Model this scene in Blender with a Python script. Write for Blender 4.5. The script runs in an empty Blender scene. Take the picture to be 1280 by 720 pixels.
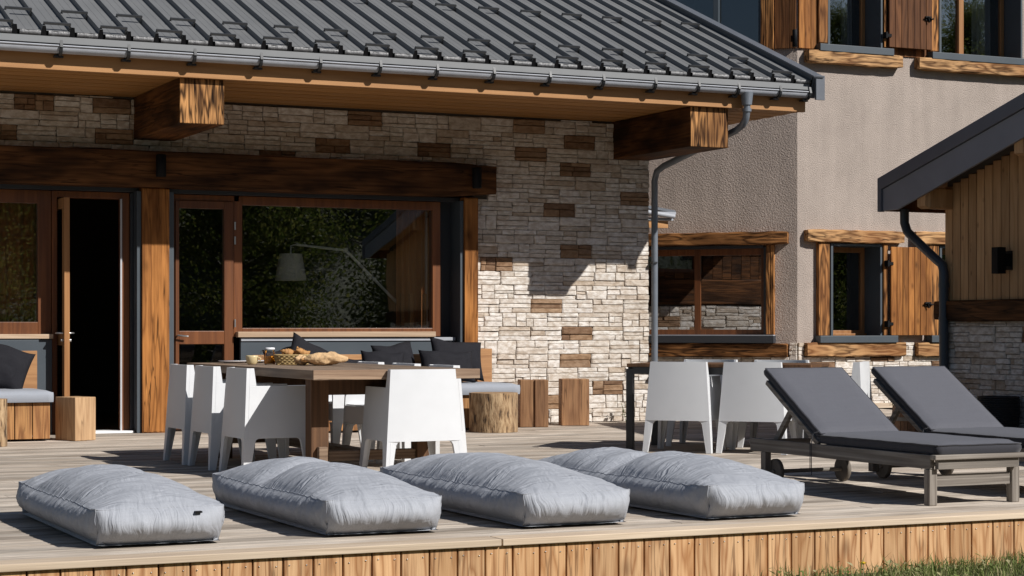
import bpy, bmesh, math, random
from mathutils import Vector, Matrix, noise
R = random.Random(7)
sc = bpy.context.scene
C = sc.collection
rad = math.radians
# ------------------------------------------------------------------ camera, sky, sun, exposure
cam = bpy.data.cameras.new('camera'); camo = bpy.data.objects.new('camera', cam); C.objects.link(camo)
camo.location = (0, 0, 1.05); camo.rotation_euler = (rad(90), 0, rad(-25.1))
cam.sensor_width = 36; cam.lens = 67.92; cam.shift_y = 0.0391; cam.clip_end = 600; cam.clip_start = 0.1
sc.camera = camo
world = bpy.data.worlds.new('World'); sc.world = world; world.use_nodes = True
SUN_EL, SUN_AZ = 37.5, 148.2
wn = world.node_tree; sky = wn.nodes.new('ShaderNodeTexSky'); sky.sky_type = 'NISHITA'; sky.sun_disc = False
sky.sun_elevation = rad(SUN_EL); sky.sun_rotation = rad(SUN_AZ); sky.altitude = 1200
wn.links.new(sky.outputs[0], wn.nodes['Background'].inputs[0]); wn.nodes['Background'].inputs[1].default_value = 0.05
sl = bpy.data.lights.new('sun', 'SUN'); sl.energy = 5.0; sl.angle = rad(0.5); sl.color = (1, .968, .925)
so = bpy.data.objects.new('sun', sl); C.objects.link(so)
sv = Vector((math.sin(rad(SUN_AZ))*math.cos(rad(SUN_EL)), math.cos(rad(SUN_AZ))*math.cos(rad(SUN_EL)), math.sin(rad(SUN_EL))))
so.rotation_euler = sv.to_track_quat('Z', 'Y').to_euler(); so.location = (20, -30, 30)
sc.view_settings.view_transform = 'Standard'; sc.view_settings.look = 'None'
sc.view_settings.exposure = 0.12; sc.view_settings.gamma = 1
sc.render.engine = 'CYCLES'; sc.cycles.max_bounces = 8; sc.cycles.transparent_max_bounces = 12

# ------------------------------------------------------------------ mesh helpers
class MB:
    def __init__(s): s.v = []; s.f = []; s.m = []; s.sm = []
    def add(s, vs, fs, mi=0, sm=False, M=None):
        o = len(s.v)
        s.v += [tuple(M @ Vector(p)) if M else tuple(p) for p in vs]
        for f in fs: s.f.append([i+o for i in f]); s.m.append(mi); s.sm.append(sm)
        return s
    def box(s, x0, x1, y0, y1, z0, z1, mi=0, M=None):
        vs = [(x0,y0,z0),(x1,y0,z0),(x1,y1,z0),(x0,y1,z0),(x0,y0,z1),(x1,y0,z1),(x1,y1,z1),(x0,y1,z1)]
        return s.add(vs, [(0,3,2,1),(4,5,6,7),(0,1,5,4),(1,2,6,5),(2,3,7,6),(3,0,4,7)], mi, False, M)
    def prism(s, poly, ext, mi=0, M=None):          # poly: list of 3D points, ext: vector
        n = len(poly); e = Vector(ext)
        vs = [Vector(p) for p in poly] + [Vector(p)+e for p in poly]
        fs = [list(range(n))[::-1], list(range(n, 2*n))] + [(i, (i+1) % n, n+(i+1) % n, n+i) for i in range(n)]
        return s.add(vs, fs, mi, False, M)
    def tube(s, pts, r, n=10, mi=0, cap=True, M=None, sm=True):
        pts = [Vector(p) for p in pts]; vs = []; fs = []; k = len(pts)
        rs = r if isinstance(r, (list, tuple)) else [r]*k
        up = None
        for i, p in enumerate(pts):
            d = (pts[min(i+1, k-1)]-pts[max(i-1, 0)]).normalized()
            if up is None:
                up = Vector((0, 0, 1)) if abs(d.z) < .9 else Vector((1, 0, 0))
            a = d.cross(up).normalized(); b = a.cross(d).normalized(); up = b
            for j in range(n):
                t = 2*math.pi*j/n; vs.append(p+rs[i]*(math.cos(t)*a+math.sin(t)*b))
        for i in range(k-1):
            for j in range(n): fs.append((i*n+j, i*n+(j+1) % n, (i+1)*n+(j+1) % n, (i+1)*n+j))
        s.add(vs, fs, mi, sm, M)
        if cap: s.add(vs[:n], [list(range(n))], mi, False, M); s.add(vs[-n:], [list(range(n))[::-1]], mi, False, M)
        return s
    def lathe(s, prof, n=24, mi=0, M=None, sm=True, cap=True):
        vs = []; fs = []
        for r, z in prof:
            for j in range(n):
                t = 2*math.pi*j/n; vs.append((r*math.cos(t), r*math.sin(t), z))
        for i in range(len(prof)-1):
            for j in range(n): fs.append((i*n+j, i*n+(j+1) % n, (i+1)*n+(j+1) % n, (i+1)*n+j))
        s.add(vs, fs, mi, sm, M)
        if cap: s.add(vs[:n], [list(range(n))[::-1]], mi, False, M); s.add(vs[-n:], [list(range(n))], mi, False, M)
        return s
    def mesh(s, name, mats, recalc=True, weld=False):
        me = bpy.data.meshes.new(name); me.from_pydata(s.v, [], s.f); me.update()
        for m in (mats if isinstance(mats, (list, tuple)) else [mats]): me.materials.append(m)
        me.polygons.foreach_set('material_index', s.m); me.polygons.foreach_set('use_smooth', s.sm)
        if recalc or weld:
            b = bmesh.new(); b.from_mesh(me)
            if weld: bmesh.ops.remove_doubles(b, verts=b.verts, dist=1e-5)
            bmesh.ops.recalc_face_normals(b, faces=b.faces); b.to_mesh(me); b.free()
        return me
    def build(s, name, mats, parent=None, bevel=0, loc=None, recalc=True, weld=False):
        return link(name, s.mesh(name, mats, recalc, weld), parent, loc, bevel)
def link(name, me, parent=None, loc=None, bevel=0, rot=None, scale=None):
    o = bpy.data.objects.new(name, me); C.objects.link(o)
    if parent: o.parent = parent
    if loc: o.location = loc
    if rot: o.rotation_euler = rot
    if scale: o.scale = scale
    if bevel:
        m = o.modifiers.new('bevel', 'BEVEL'); m.width = bevel; m.segments = 2; m.limit_method = 'ANGLE'; m.angle_limit = rad(40)
    return o
def tag(o, label=None, cat=None, group=None, kind=None):
    if label: o['label'] = label
    if cat: o['category'] = cat
    if group: o['group'] = group
    if kind: o['kind'] = kind
    return o
def empty(name, loc, label, cat, rz=0, group=None):
    o = bpy.data.objects.new(name, None); C.objects.link(o); o.location = loc; o.rotation_euler = (0, 0, rz); o.empty_display_size = .1
    return tag(o, label, cat, group)
def copy_tree(o, parent=None):
    c = o.copy(); C.objects.link(c)
    c.parent = parent
    for ch in list(o.children): copy_tree(ch, c)
    return c
def rotz(a): return Matrix.Rotation(a, 4, 'Z')
def TR(x, y, z): return Matrix.Translation((x, y, z))
# wall frames: local (a along the wall, depth into the wall, z)
WH = TR(0, 19.2, 0)
S2 = math.sqrt(.5)
WA = Matrix(((-S2, S2, 0, 13.9), (S2, S2, 0, 21), (0, 0, 1, 0), (0, 0, 0, 1)))
WB = TR(0, 21, 0)
WS = Matrix(((0, 1, 0, 12.06), (1, 0, 0, 0), (0, 0, 1, 0), (0, 0, 0, 1)))
WX = Matrix(((0, -1, 0, 10.7), (1, 0, 0, 0), (0, 0, 1, 0), (0, 0, 0, 1)))   # right side wall of the first house, facing +x

# ------------------------------------------------------------------ materials
def newmat(name):
    m = bpy.data.materials.new(name); m.use_nodes = True
    nt = m.node_tree; b = nt.nodes['Principled BSDF']
    return m, nt, b
def nd(nt, typ, ins=None, **at):
    n = nt.nodes.new(typ)
    for k, v in at.items(): setattr(n, k, v)
    for k, v in (ins or {}).items():
        if isinstance(v, bpy.types.NodeSocket): nt.links.new(v, n.inputs[k])
        else: n.inputs[k].default_value = v
    return n
def mth(nt, op, a, b=0.0, c=None):
    d = {0: a, 1: b}
    if c is not None: d[2] = c
    return nd(nt, 'ShaderNodeMath', d, operation=op).outputs[0]
def mixc(nt, fac, a, b, bt='MIX'):
    n = nt.nodes.new('ShaderNodeMix'); n.data_type = 'RGBA'; n.blend_type = bt
    for i, v in ((0, fac), (6, a), (7, b)):
        if isinstance(v, bpy.types.NodeSocket): nt.links.new(v, n.inputs[i])
        else: n.inputs[i].default_value = (*v, 1) if isinstance(v, tuple) and len(v) == 3 else v
    return n.outputs[2]
def ramp(nt, fac, stops):
    n = nd(nt, 'ShaderNodeValToRGB', {0: fac}); e = n.color_ramp.elements
    for i, (p, c) in enumerate(stops):
        el = e[i] if i < 2 else e.new(p)
        el.position = p; el.color = (*c, 1) if isinstance(c, tuple) else (c, c, c, 1)
    return n.outputs[0]
def bump(nt, b, h, strength=.4, dist=.01):
    n = nd(nt, 'ShaderNodeBump', {'Height': h, 'Strength': strength, 'Distance': dist}); nt.links.new(n.outputs[0], b.inputs['Normal'])
def objrand(nt):
    oi = nd(nt, 'ShaderNodeObjectInfo').outputs['Random']; gi = nd(nt, 'ShaderNodeNewGeometry').outputs['Random Per Island']
    return mth(nt, 'FRACT', mth(nt, 'ADD', oi, mth(nt, 'MULTIPLY', gi, 7.31)))
def coords(nt, local=False, seed=True):
    if local: p = nd(nt, 'ShaderNodeTexCoord').outputs['Object']
    else: p = nd(nt, 'ShaderNodeNewGeometry').outputs['Position']
    if seed:
        r = objrand(nt)
        off = nd(nt, 'ShaderNodeVectorMath', {0: (37.1, 53.7, 71.3), 'Scale': r}, operation='SCALE').outputs[0]
        p = nd(nt, 'ShaderNodeVectorMath', {0: p, 1: off}, operation='ADD').outputs[0]
    return p
def scaled(nt, p, sc3, rz=0):
    if rz: p = nd(nt, 'ShaderNodeMapping', {'Vector': p, 'Rotation': (0, 0, rz)}).outputs[0]
    return nd(nt, 'ShaderNodeMapping', {'Vector': p, 'Scale': sc3}).outputs[0]
def wood(name, light, dark, axis='x', rings=14, fig=2.2, along=.25, contrast=1.0, blotch=None, blot=.5, rough=.62, bmp=.35, knots=0, rz=0, local=False, vary=.18, spec=.3, sharp=.75, streak=.42, crack=0):
    m, nt, b = newmat(name)
    p = coords(nt, local)
    ax = 'xyz'.index(axis)
    def sv3(al, ac): return tuple(al if i == ax else ac for i in range(3))
    n1 = nd(nt, 'ShaderNodeTexNoise', {'Vector': scaled(nt, p, sv3(along*fig, fig*2.2), rz), 'Scale': 1.0, 'Detail': 2.0, 'Roughness': .45})
    rg = mth(nt, 'SINE', mth(nt, 'MULTIPLY', n1.outputs[0], rings*6.283))
    rg = mth(nt, 'POWER', mth(nt, 'MULTIPLY_ADD', rg, .5, .5), sharp)
    n2 = nd(nt, 'ShaderNodeTexNoise', {'Vector': scaled(nt, p, sv3(3.0, 130), rz), 'Scale': 1.0, 'Detail': 3.0, 'Roughness': .6})
    fine = ramp(nt, n2.outputs[0], [(.3, 0.0), (.7, 1.0)])
    f = mth(nt, 'MULTIPLY', rg, contrast)
    n5 = nd(nt, 'ShaderNodeTexNoise', {'Vector': scaled(nt, p, sv3(1.6, 48), rz), 'Scale': 1.0, 'Detail': 4.0, 'Roughness': .7})
    mid = ramp(nt, n5.outputs[0], [(.32, 0.0), (.66, 1.0)])
    f = mth(nt, 'ADD', mth(nt, 'MULTIPLY', f, 1-streak), mth(nt, 'MULTIPLY', mid, streak))
    f = mth(nt, 'MULTIPLY', f, mth(nt, 'MULTIPLY_ADD', fine, .35, .72))
    col = mixc(nt, f, dark, light)
    if blotch:
        n3 = nd(nt, 'ShaderNodeTexNoise', {'Vector': scaled(nt, p, sv3(1.2, 3.5), rz), 'Scale': 1.0, 'Detail': 3.0})
        col = mixc(nt, mth(nt, 'MULTIPLY', ramp(nt, n3.outputs[0], [(.42, 0.0), (.68, 1.0)]), blot), col, blotch)
    if knots:
        v = nd(nt, 'ShaderNodeTexVoronoi', {'Vector': scaled(nt, p, sv3(knots*.8, knots*1.6), rz), 'Scale': 1.0, 'Randomness': 1.0})
        k = ramp(nt, v.outputs['Distance'], [(.0, 1.0), (.16, .0)])
        col = mixc(nt, mth(nt, 'MULTIPLY', k, .85), col, tuple(c*.35 for c in dark))
    if crack:
        n6 = nd(nt, 'ShaderNodeTexNoise', {'Vector': scaled(nt, p, sv3(.9, 17), rz), 'Scale': 1.0, 'Detail': 3.0, 'Roughness': .55})
        ck = ramp(nt, mth(nt, 'ABSOLUTE', mth(nt, 'SUBTRACT', n6.outputs[0], .5)), [(.006, 1.0), (.026, .0)])
        n7 = nd(nt, 'ShaderNodeTexNoise', {'Vector': scaled(nt, p, sv3(1.1, 5), rz), 'Scale': 1.0, 'Detail': 1.0})
        ck = mth(nt, 'MULTIPLY', ck, ramp(nt, n7.outputs[0], [(.44, 0.0), (.58, 1.0)]))
        col = mixc(nt, mth(nt, 'MULTIPLY', ck, crack), col, tuple(c*.3 for c in dark))
    r = mth(nt, 'MULTIPLY_ADD', objrand(nt), 2*vary, 1-vary)
    col = mixc(nt, 1.0, col, nd(nt, 'ShaderNodeCombineColor', {0: r, 1: r, 2: r}).outputs[0], 'MULTIPLY')
    nt.links.new(col, b.inputs['Base Color']); b.inputs['Roughness'].default_value = rough
    b.inputs['Specular IOR Level'].default_value = spec
    h = mth(nt, 'ADD', mth(nt, 'MULTIPLY', rg, .6), mth(nt, 'MULTIPLY', fine, .4))
    bump(nt, b, h, bmp, .004)
    return m
def plain(name, col, rough=.5, metal=0, vary=.12, nscale=6, bmp=0, bscale=80, spec=.5, bdist=.004):
    m, nt, b = newmat(name)
    p = coords(nt, False, False)
    n = nd(nt, 'ShaderNodeTexNoise', {'Vector': p, 'Scale': nscale, 'Detail': 4.0})
    f = mth(nt, 'MULTIPLY_ADD', n.outputs[0], 2*vary, 1-vary)
    nt.links.new(mixc(nt, 1.0, col, nd(nt, 'ShaderNodeCombineColor', {0: f, 1: f, 2: f}).outputs[0], 'MULTIPLY'), b.inputs['Base Color'])
    nt.links.new(mth(nt, 'MULTIPLY_ADD', n.outputs[0], .2, rough-.1), b.inputs['Roughness'])
    b.inputs['Metallic'].default_value = metal; b.inputs['Specular IOR Level'].default_value = spec
    if bmp:
        n2 = nd(nt, 'ShaderNodeTexNoise', {'Vector': p, 'Scale': bscale, 'Detail': 3.0}); bump(nt, b, n2.outputs[0], bmp, bdist)
    return m
def fabric(name, col, weave=900, bmp=.15, vary=.1, sheen=.2, rough=.8, crease=0):
    m, nt, b = newmat(name)
    p = coords(nt, True, False)
    w = nd(nt, 'ShaderNodeTexNoise', {'Vector': p, 'Scale': weave*.3, 'Detail': 2.0})
    st = nd(nt, 'ShaderNodeTexNoise', {'Vector': scaled(nt, p, (160, 6, 40)), 'Scale': 1.0, 'Detail': 2.0})
    st2 = nd(nt, 'ShaderNodeTexNoise', {'Vector': scaled(nt, p, (5, 150, 40)), 'Scale': 1.0, 'Detail': 2.0})
    f = mth(nt, 'ADD', mth(nt, 'MULTIPLY', w.outputs[0], .5), mth(nt, 'MULTIPLY', mth(nt, 'ADD', st.outputs[0], st2.outputs[0]), .25))
    f = mth(nt, 'MULTIPLY_ADD', mth(nt, 'SUBTRACT', f, .5), 4*vary, 1)
    nt.links.new(mixc(nt, 1.0, col, nd(nt, 'ShaderNodeCombineColor', {0: f, 1: f, 2: f}).outputs[0], 'MULTIPLY'), b.inputs['Base Color'])
    b.inputs['Roughness'].default_value = rough; b.inputs['Sheen Weight'].default_value = sheen; b.inputs['Specular IOR Level'].default_value = .25 if sheen > 0 else .08
    if crease:
        big = nd(nt, 'ShaderNodeTexNoise', {'Vector': p, 'Scale': 4.0, 'Detail': 2.0})
        pw = nd(nt, 'ShaderNodeVectorMath', {0: p, 1: nd(nt, 'ShaderNodeVectorMath', {0: big.outputs['Color'], 'Scale': .22}, operation='SCALE').outputs[0]}, operation='ADD').outputs[0]
        c1 = nd(nt, 'ShaderNodeTexNoise', {'Vector': scaled(nt, pw, (4, 30, 4)), 'Scale': 1.0, 'Detail': 3.0}).outputs[0]
        c2 = nd(nt, 'ShaderNodeTexNoise', {'Vector': scaled(nt, pw, (34, 4, 4)), 'Scale': 1.0, 'Detail': 3.0}).outputs[0]
        nx = nd(nt, 'ShaderNodeSeparateXYZ', {0: nd(nt, 'ShaderNodeNewGeometry').outputs['True Normal']})
        ay = mth(nt, 'ABSOLUTE', nx.outputs[1])
        h = mth(nt, 'ADD', mth(nt, 'MULTIPLY', c1, mth(nt, 'SUBTRACT', 1, ay)), mth(nt, 'MULTIPLY', c2, mth(nt, 'MULTIPLY_ADD', ay, .85, .15)))
        h = mth(nt, 'ADD', h, mth(nt, 'MULTIPLY', f, .06))
        bump(nt, b, h, crease, .022)
    else: bump(nt, b, f, bmp, .003)
    return m
def stonemat(name, cols, bmp=.9):
    m, nt, b = newmat(name)
    p = coords(nt, False, True); r = objrand(nt)
    base = ramp(nt, r, [(i/(len(cols)-1), c) for i, c in enumerate(cols)])
    n = nd(nt, 'ShaderNodeTexNoise', {'Vector': scaled(nt, p, (14, 14, 24)), 'Scale': 1.0, 'Detail': 5.0, 'Roughness': .6})
    dark = mixc(nt, 1.0, base, (.62, .55, .48), 'MULTIPLY')
    col = mixc(nt, ramp(nt, n.outputs[0], [(.40, .75), (.60, .0)]), base, dark)
    n2 = nd(nt, 'ShaderNodeTexNoise', {'Vector': scaled(nt, p, (45, 45, 90)), 'Scale': 1.0, 'Detail': 4.0, 'Roughness': .65})
    nt.links.new(col, b.inputs['Base Color']); b.inputs['Roughness'].default_value = .9; b.inputs['Specular IOR Level'].default_value = .2
    h = mth(nt, 'ADD', mth(nt, 'MULTIPLY', n.outputs[0], .7), mth(nt, 'MULTIPLY', n2.outputs[0], .4))
    bump(nt, b, h, bmp, .012)
    return m
def glassmat(name, tint=.5, refl=.16):
    m = bpy.data.materials.new(name); m.use_nodes = True; nt = m.node_tree; nt.nodes.remove(nt.nodes['Principled BSDF'])
    out = nt.nodes['Material Output']
    t = nd(nt, 'ShaderNodeBsdfTransparent', {'Color': (tint, tint, tint*.97, 1)}); g = nd(nt, 'ShaderNodeBsdfGlossy', {'Color': (.95, .97, 1, 1), 'Roughness': .009})
    p = nd(nt, 'ShaderNodeNewGeometry').outputs['Position']
    nz = nd(nt, 'ShaderNodeTexNoise', {'Vector': p, 'Scale': 1.1, 'Detail': 1.0}); bp = nd(nt, 'ShaderNodeBump', {'Height': nz.outputs[0], 'Strength': .12, 'Distance': .02})
    nt.links.new(bp.outputs[0], g.inputs['Normal'])
    fr = nd(nt, 'ShaderNodeFresnel', {'IOR': 1.45})
    f = mth(nt, 'ADD', fr.outputs[0], refl-.04)
    mx = nd(nt, 'ShaderNodeMixShader', {0: f, 1: t.outputs[0], 2: g.outputs[0]}); nt.links.new(mx.outputs[0], out.inputs[0])
    return m
def stucco(name, col, sc_=62, st_=.8, ds_=.02):
    m, nt, b = newmat(name); p = coords(nt, False, False)
    n = nd(nt, 'ShaderNodeTexNoise', {'Vector': scaled(nt, p, (1.3, 1.3, .9)), 'Scale': 1.6, 'Detail': 7.0, 'Roughness': .68})
    n2 = nd(nt, 'ShaderNodeTexNoise', {'Vector': p, 'Scale': sc_, 'Detail': 4.0, 'Roughness': .6})
    f = mth(nt, 'ADD', mth(nt, 'MULTIPLY', n.outputs[0], .55), mth(nt, 'MULTIPLY', n2.outputs[0], .40)); st3 = nd(nt, 'ShaderNodeTexNoise', {'Vector': scaled(nt, p, (7, 7, .45)), 'Scale': 1.0, 'Detail': 3.0}); f = mth(nt, 'ADD', f, mth(nt, 'MULTIPLY', st3.outputs[0], .30)); f = mth(nt, 'ADD', f, .37)
    nt.links.new(mixc(nt, 1.0, col, nd(nt, 'ShaderNodeCombineColor', {0: f, 1: f, 2: f}).outputs[0], 'MULTIPLY'), b.inputs['Base Color'])
    b.inputs['Roughness'].default_value = .95; b.inputs['Specular IOR Level'].default_value = .1
    bump(nt, b, n2.outputs[0], st_, ds_)
    return m
M = {}
M['beam'] = wood('charred_beam', (.20, .085, .030), (.045, .018, .007), 'x', 6, 3.0, .2, 1.0, (.010, .005, .003), .9, bmp=.6, knots=1.8, spec=.12, streak=0.5, crack=0.8)
M['beam_side'] = wood('charred_beam_side', (.19, .078, .027), (.035, .014, .005), 'y', 6, 4.2, .16, 1.0, (.010, .005, .003), .9, bmp=.6, knots=1.6, spec=.12, crack=0.8)
M['beam_end'] = wood('brushed_beam_end', (.64, .32, .12), (.018, .007, .003), 'z', 6, 5.6, .22, 1.0, (.07, .027, .011), .8, bmp=1.0, spec=.1, sharp=.9, vary=.05, streak=0.15, crack=0.95)
M['beam_x'] = wood('brushed_larch_beam', (.66, .385, .18), (.07, .028, .010), 'x', 5, 3.8, .40, 1.0, (.26, .105, .038), .7, bmp=.8, knots=1.2, spec=.1, sharp=.65, vary=.1, streak=0.2, crack=0.85)
M['beam_a'] = wood('brushed_larch_beam_angled', (.44, .20, .072), (.03, .012, .005), 'x', 5, 4, .36, 1.0, (.05, .02, .008), .7, bmp=.8, knots=1.2, rz=rad(45), spec=.12, sharp=.6, streak=0.2, crack=0.8)
M['post'] = wood('larch_post', (.48, .205, .060), (.13, .046, .013), 'z', 6, 3.8, .20, 1.0, (.10, .036, .011), .7, bmp=.7, knots=2.2, spec=.1, sharp=.5, streak=0.42, crack=0.85)
M['post_dark'] = wood('burnt_larch_post', (.56, .26, .09), (.035, .014, .006), 'z', 5, 4.4, .3, 1.0, (.18, .07, .025), .6, bmp=.7, spec=.12, sharp=.7, streak=0.2, crack=0.9)
M['frame'] = wood('varnished_window_frame', (.19, .066, .02), (.10, .032, .010), 'z', 6, 3, .1, 1.0, rough=.42, bmp=.1, spec=.45)
M['frame_light'] = wood('oiled_window_frame', (.42, .21, .085), (.30, .135, .05), 'z', 6, 3, .1, 1.0, rough=.5, bmp=.1)
M['sill'] = wood('pale_sill', (.62, .46, .32), (.45, .31, .2), 'x', 6, 3, .1, rough=.6, bmp=.2)
M['soffit'] = wood('soffit_spruce', (.40, .20, .062), (.30, .14, .042), 'x', 6, 2.5, .08, .9, rough=.6, bmp=.1, vary=.1)
M['fascia'] = wood('fascia_spruce', (.44, .23, .095), (.33, .165, .065), 'x', 6, 2.5, .08, .9, (.2, .09, .04), .3, rough=.6, bmp=.15)
M['shed_wood'] = wood('shed_cladding', (.58, .355, .185), (.40, .225, .105), 'z', 5, 4, .2, .9, (.28, .15, .07), .4, rough=.7, bmp=.3, knots=5.5, spec=.15)
M['shutter'] = wood('shutter_larch', (.42, .18, .050), (.19, .07, .02), 'z', 5, 5, .2, 1.0, (.12, .044, .014), .55, rough=.6, bmp=.4, knots=3.4, spec=.15, streak=0.45, crack=0.5)
M['shutter_dark'] = wood('weathered_shutter_larch', (.17, .072, .03), (.075, .03, .013), 'z', 5, 5, .2, 1.0, (.05, .02, .01), .5, rough=.6, bmp=.4, knots=3, spec=.15)
M['clad'] = wood('brown_cladding', (.23, .10, .038), (.09, .036, .014), 'z', 6, 4, .2, 1.0, (.05, .02, .009), .6, rough=.65, bmp=.4, knots=2, spec=.15)
M['deck'] = wood('weathered_decking', (.66, .585, .50), (.34, .285, .235), 'x', 6, 6, .10, 1.0, (.31, .25, .195), .8, rough=.8, bmp=.8, vary=.28, spec=.12, knots=1.2, streak=.55, crack=0.5)
M['deck_edge'] = wood('deck_edging', (.68, .555, .42), (.47, .36, .255), 'x', 5, 4, .12, .9, (.46, .36, .27), .6, rough=.75, bmp=.4, vary=.08)
M['skirt'] = wood('larch_skirting', (.68, .43, .23), (.28, .115, .04), 'z', 5, 6.4, .24, 1.0, (.44, .225, .09), .5, rough=.7, bmp=.4, knots=2.4, vary=.16, sharp=.5, streak=0.22, crack=0.55)
M['table'] = wood('weathered_table', (.36, .265, .19), (.15, .095, .06), 'y', 9, 3, .08, .9, (.20, .16, .13), .6, rough=.75, bmp=.5, spec=.2, crack=0.6)
M['table_x'] = wood('weathered_table_end', (.40, .28, .19), (.18, .11, .07), 'x', 9, 3, .08, .9, (.22, .17, .13), .5, rough=.75, bmp=.5, spec=.2, crack=0.6)
M['table_leg'] = wood('table_leg', (.17, .085, .04), (.075, .037, .018), 'z', 8, 3, .08, .9, (.07, .04, .025), .5, rough=.7, bmp=.3)
M['bench'] = wood('bench_larch', (.54, .28, .105), (.19, .075, .024), 'z', 5, 5, .2, 1.0, (.20, .085, .032), .5, rough=.65, bmp=.4, knots=1.5, streak=0.25, crack=0.5)
M['bench_x'] = wood('bench_back_board', (.45, .24, .105), (.27, .13, .055), 'x', 8, 3, .12, 1.0, (.2, .1, .05), .4, rough=.65, bmp=.3, knots=1.6)
M['block'] = wood('block_wood', (.50, .33, .185), (.31, .185, .095), 'z', 5, 5, .2, .9, (.25, .14, .07), .4, rough=.7, bmp=.3, local=True, crack=0.6)
M['block_red'] = wood('block_wood_brown', (.42, .235, .115), (.19, .09, .04), 'z', 5, 5, .2, 1.0, (.15, .075, .04), .6, rough=.7, bmp=.4, local=True, crack=0.7)
M['teak'] = wood('weathered_teak', (.27, .245, .215), (.11, .093, .08), 'y', 6, 6, .06, 1, (.08, .066, .055), .5, rough=.75, bmp=.4)
M['teak_x'] = wood('weathered_teak_cross', (.29, .26, .225), (.12, .10, .085), 'x', 6, 6, .06, 1, (.08, .066, .055), .5, rough=.75, bmp=.4)
M['floor'] = wood('interior_floor', (.10, .06, .035), (.06, .035, .02), 'y', 6, 3, .1)
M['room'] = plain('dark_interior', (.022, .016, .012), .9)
M['anth'] = plain('anthracite_panel', (.055, .069, .083), .5, 0, .1, 3, .08, 200)
M['anth_dark'] = plain('anthracite_trim', (.028, .032, .040), .48, 0, .12, 4)
M['roofm'] = plain('roof_sheet', (.15, .152, .153), .48, .0, .18, 2.2, .04, 30, .35)
M['roof_lip'] = plain('roof_lip', (.15, .15, .155), .45, .0, .5, 14, .5, 60, .6, .01)
M['guard'] = plain('snow_guard_metal', (.035, .036, .038), .5, 0, .2, 20)
M['zinc'] = plain('gutter_zinc', (.36, .375, .41), .58, 0, .2, 9, 0, spec=.4)
M['flash'] = plain('flashing', (.155, .16, .165), .55, .0, .12, 6, spec=.3)
M['verge'] = plain('verge_trim', (.12, .13, .15), .42, .1, .1, 5)
M['bracket'] = plain('bracket_metal', (.025, .027, .03), .5, .2)
M['pipe'] = plain('downpipe_zinc', (.17, .19, .22), .45, .2, .15, 8)
M['gtrim'] = plain('gable_trim_metal', (.12, .125, .148), .42, 0, .1, 5)
M['gboard'] = plain('gable_board_metal', (.22, .225, .255), .45, 0, .12, 5)
M['pipe_dark'] = plain('downpipe_anthracite', (.045, .055, .07), .38, .0, .1, 8)
M['black'] = plain('black_metal', (.006, .006, .007), .6, spec=.15)
M['white'] = plain('white_plastic', (.645, .655, .67), .42, 0, .04, 9, .04, 300)
M['teak_z'] = wood('weathered_teak_leg', (.29, .26, .225), (.12, .10, .085), 'z', 6, 6, .06, 1, (.08, .066, .055), .5, rough=.75, bmp=.4)
M['rubber'] = plain('wheel_wood', (.13, .11, .09), .8, 0, .3, 20)
M['steel'] = plain('dark_steel', (.014, .014, .015), .45)
M['handle'] = plain('steel_handle', (.6, .6, .6), .3, .9)
M['stucco'] = stucco('taupe_render', (.43, .36, .315), 52, .85, .023)
M['stucco_fine'] = stucco('fine_taupe_render', (.405, .342, .30), 70, 1.0, .016)
M['stone'] = stonemat('pale_stone', [(.60, .54, .47), (.76, .72, .67), (.52, .43, .34), (.79, .755, .71), (.70, .645, .58), (.77, .73, .69), (.66, .59, .51)], .9)
M['stone_brown'] = stonemat('brown_stone', [(.27, .165, .10), (.36, .235, .145), (.20, .12, .075), (.42, .29, .19)], .9)
M['mortar'] = plain('stone_backing', (.10, .085, .072), .95)
M['glass'] = glassmat('window_glass', .90, .165)
M['cush'] = fabric('grey_outdoor_fabric', (.335, .35, .385), 900, .15, .14, .05, .7, .75)
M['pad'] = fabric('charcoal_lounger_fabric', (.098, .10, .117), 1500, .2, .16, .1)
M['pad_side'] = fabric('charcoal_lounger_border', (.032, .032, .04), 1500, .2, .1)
M['pillow'] = fabric('dark_pillow_fabric', (.019, .019, .023), 1500, .4, .4, .0)
M['seatcush'] = fabric('bench_cushion_fabric', (.29, .31, .35), 900, .12, .08)
M['curtain'] = fabric('brown_curtain', (.46, .19, .065), 300, .1, .1)
M['curtain_grey'] = fabric('pale_curtain', (.45, .45, .47), 300, .1, .1)
M['lampshade'] = plain('lamp_shade_cloth', (.8, .79, .75), .9)
M['alu'] = plain('brushed_aluminium', (.9, .9, .9), .5, 0)
M['blue_glass_back'] = plain('painted_sky_sheet', (.030, .052, .10), .8)  # reflected sky put in as a navy colour

# ------------------------------------------------------------------ ground, deck
g = MB(); N = 40
def gz(x, y):
    return -.29 + .012*noise.noise((x*.9, y*.9, 3))
vs = []; fs = []
xs = [-300, -60, -20] + [-3+i*.45 for i in range(40)] + [22, 60, 300]; ys = [-300, -80, -30, -10] + [0+i*.45 for i in range(22)] + [14, 40, 80, 300]
for y in ys:
    for x in xs: vs.append((x, y, gz(x, y)))
W = len(xs)
for j in range(len(ys)-1):
    for i in range(W-1): fs.append((j*W+i, j*W+i+1, (j+1)*W+i+1, (j+1)*W+i))
g.add(vs, fs, 0, True)
def lawnmat():
    m, nt, b = newmat('lawn_soil'); p = coords(nt, False, False)
    n = nd(nt, 'ShaderNodeTexNoise', {'Vector': p, 'Scale': 5.0, 'Detail': 6.0})
    nt.links.new(ramp(nt, n.outputs[0], [(.35, (.035, .045, .012)), (.65, (.075, .085, .028))]), b.inputs['Base Color']); b.inputs['Roughness'].default_value = .95
    bump(nt, b, n.outputs[0], .6, .05); return m
M['lawn'] = lawnmat()
tag(g.build('ground', M['lawn']), kind='structure')
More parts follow.
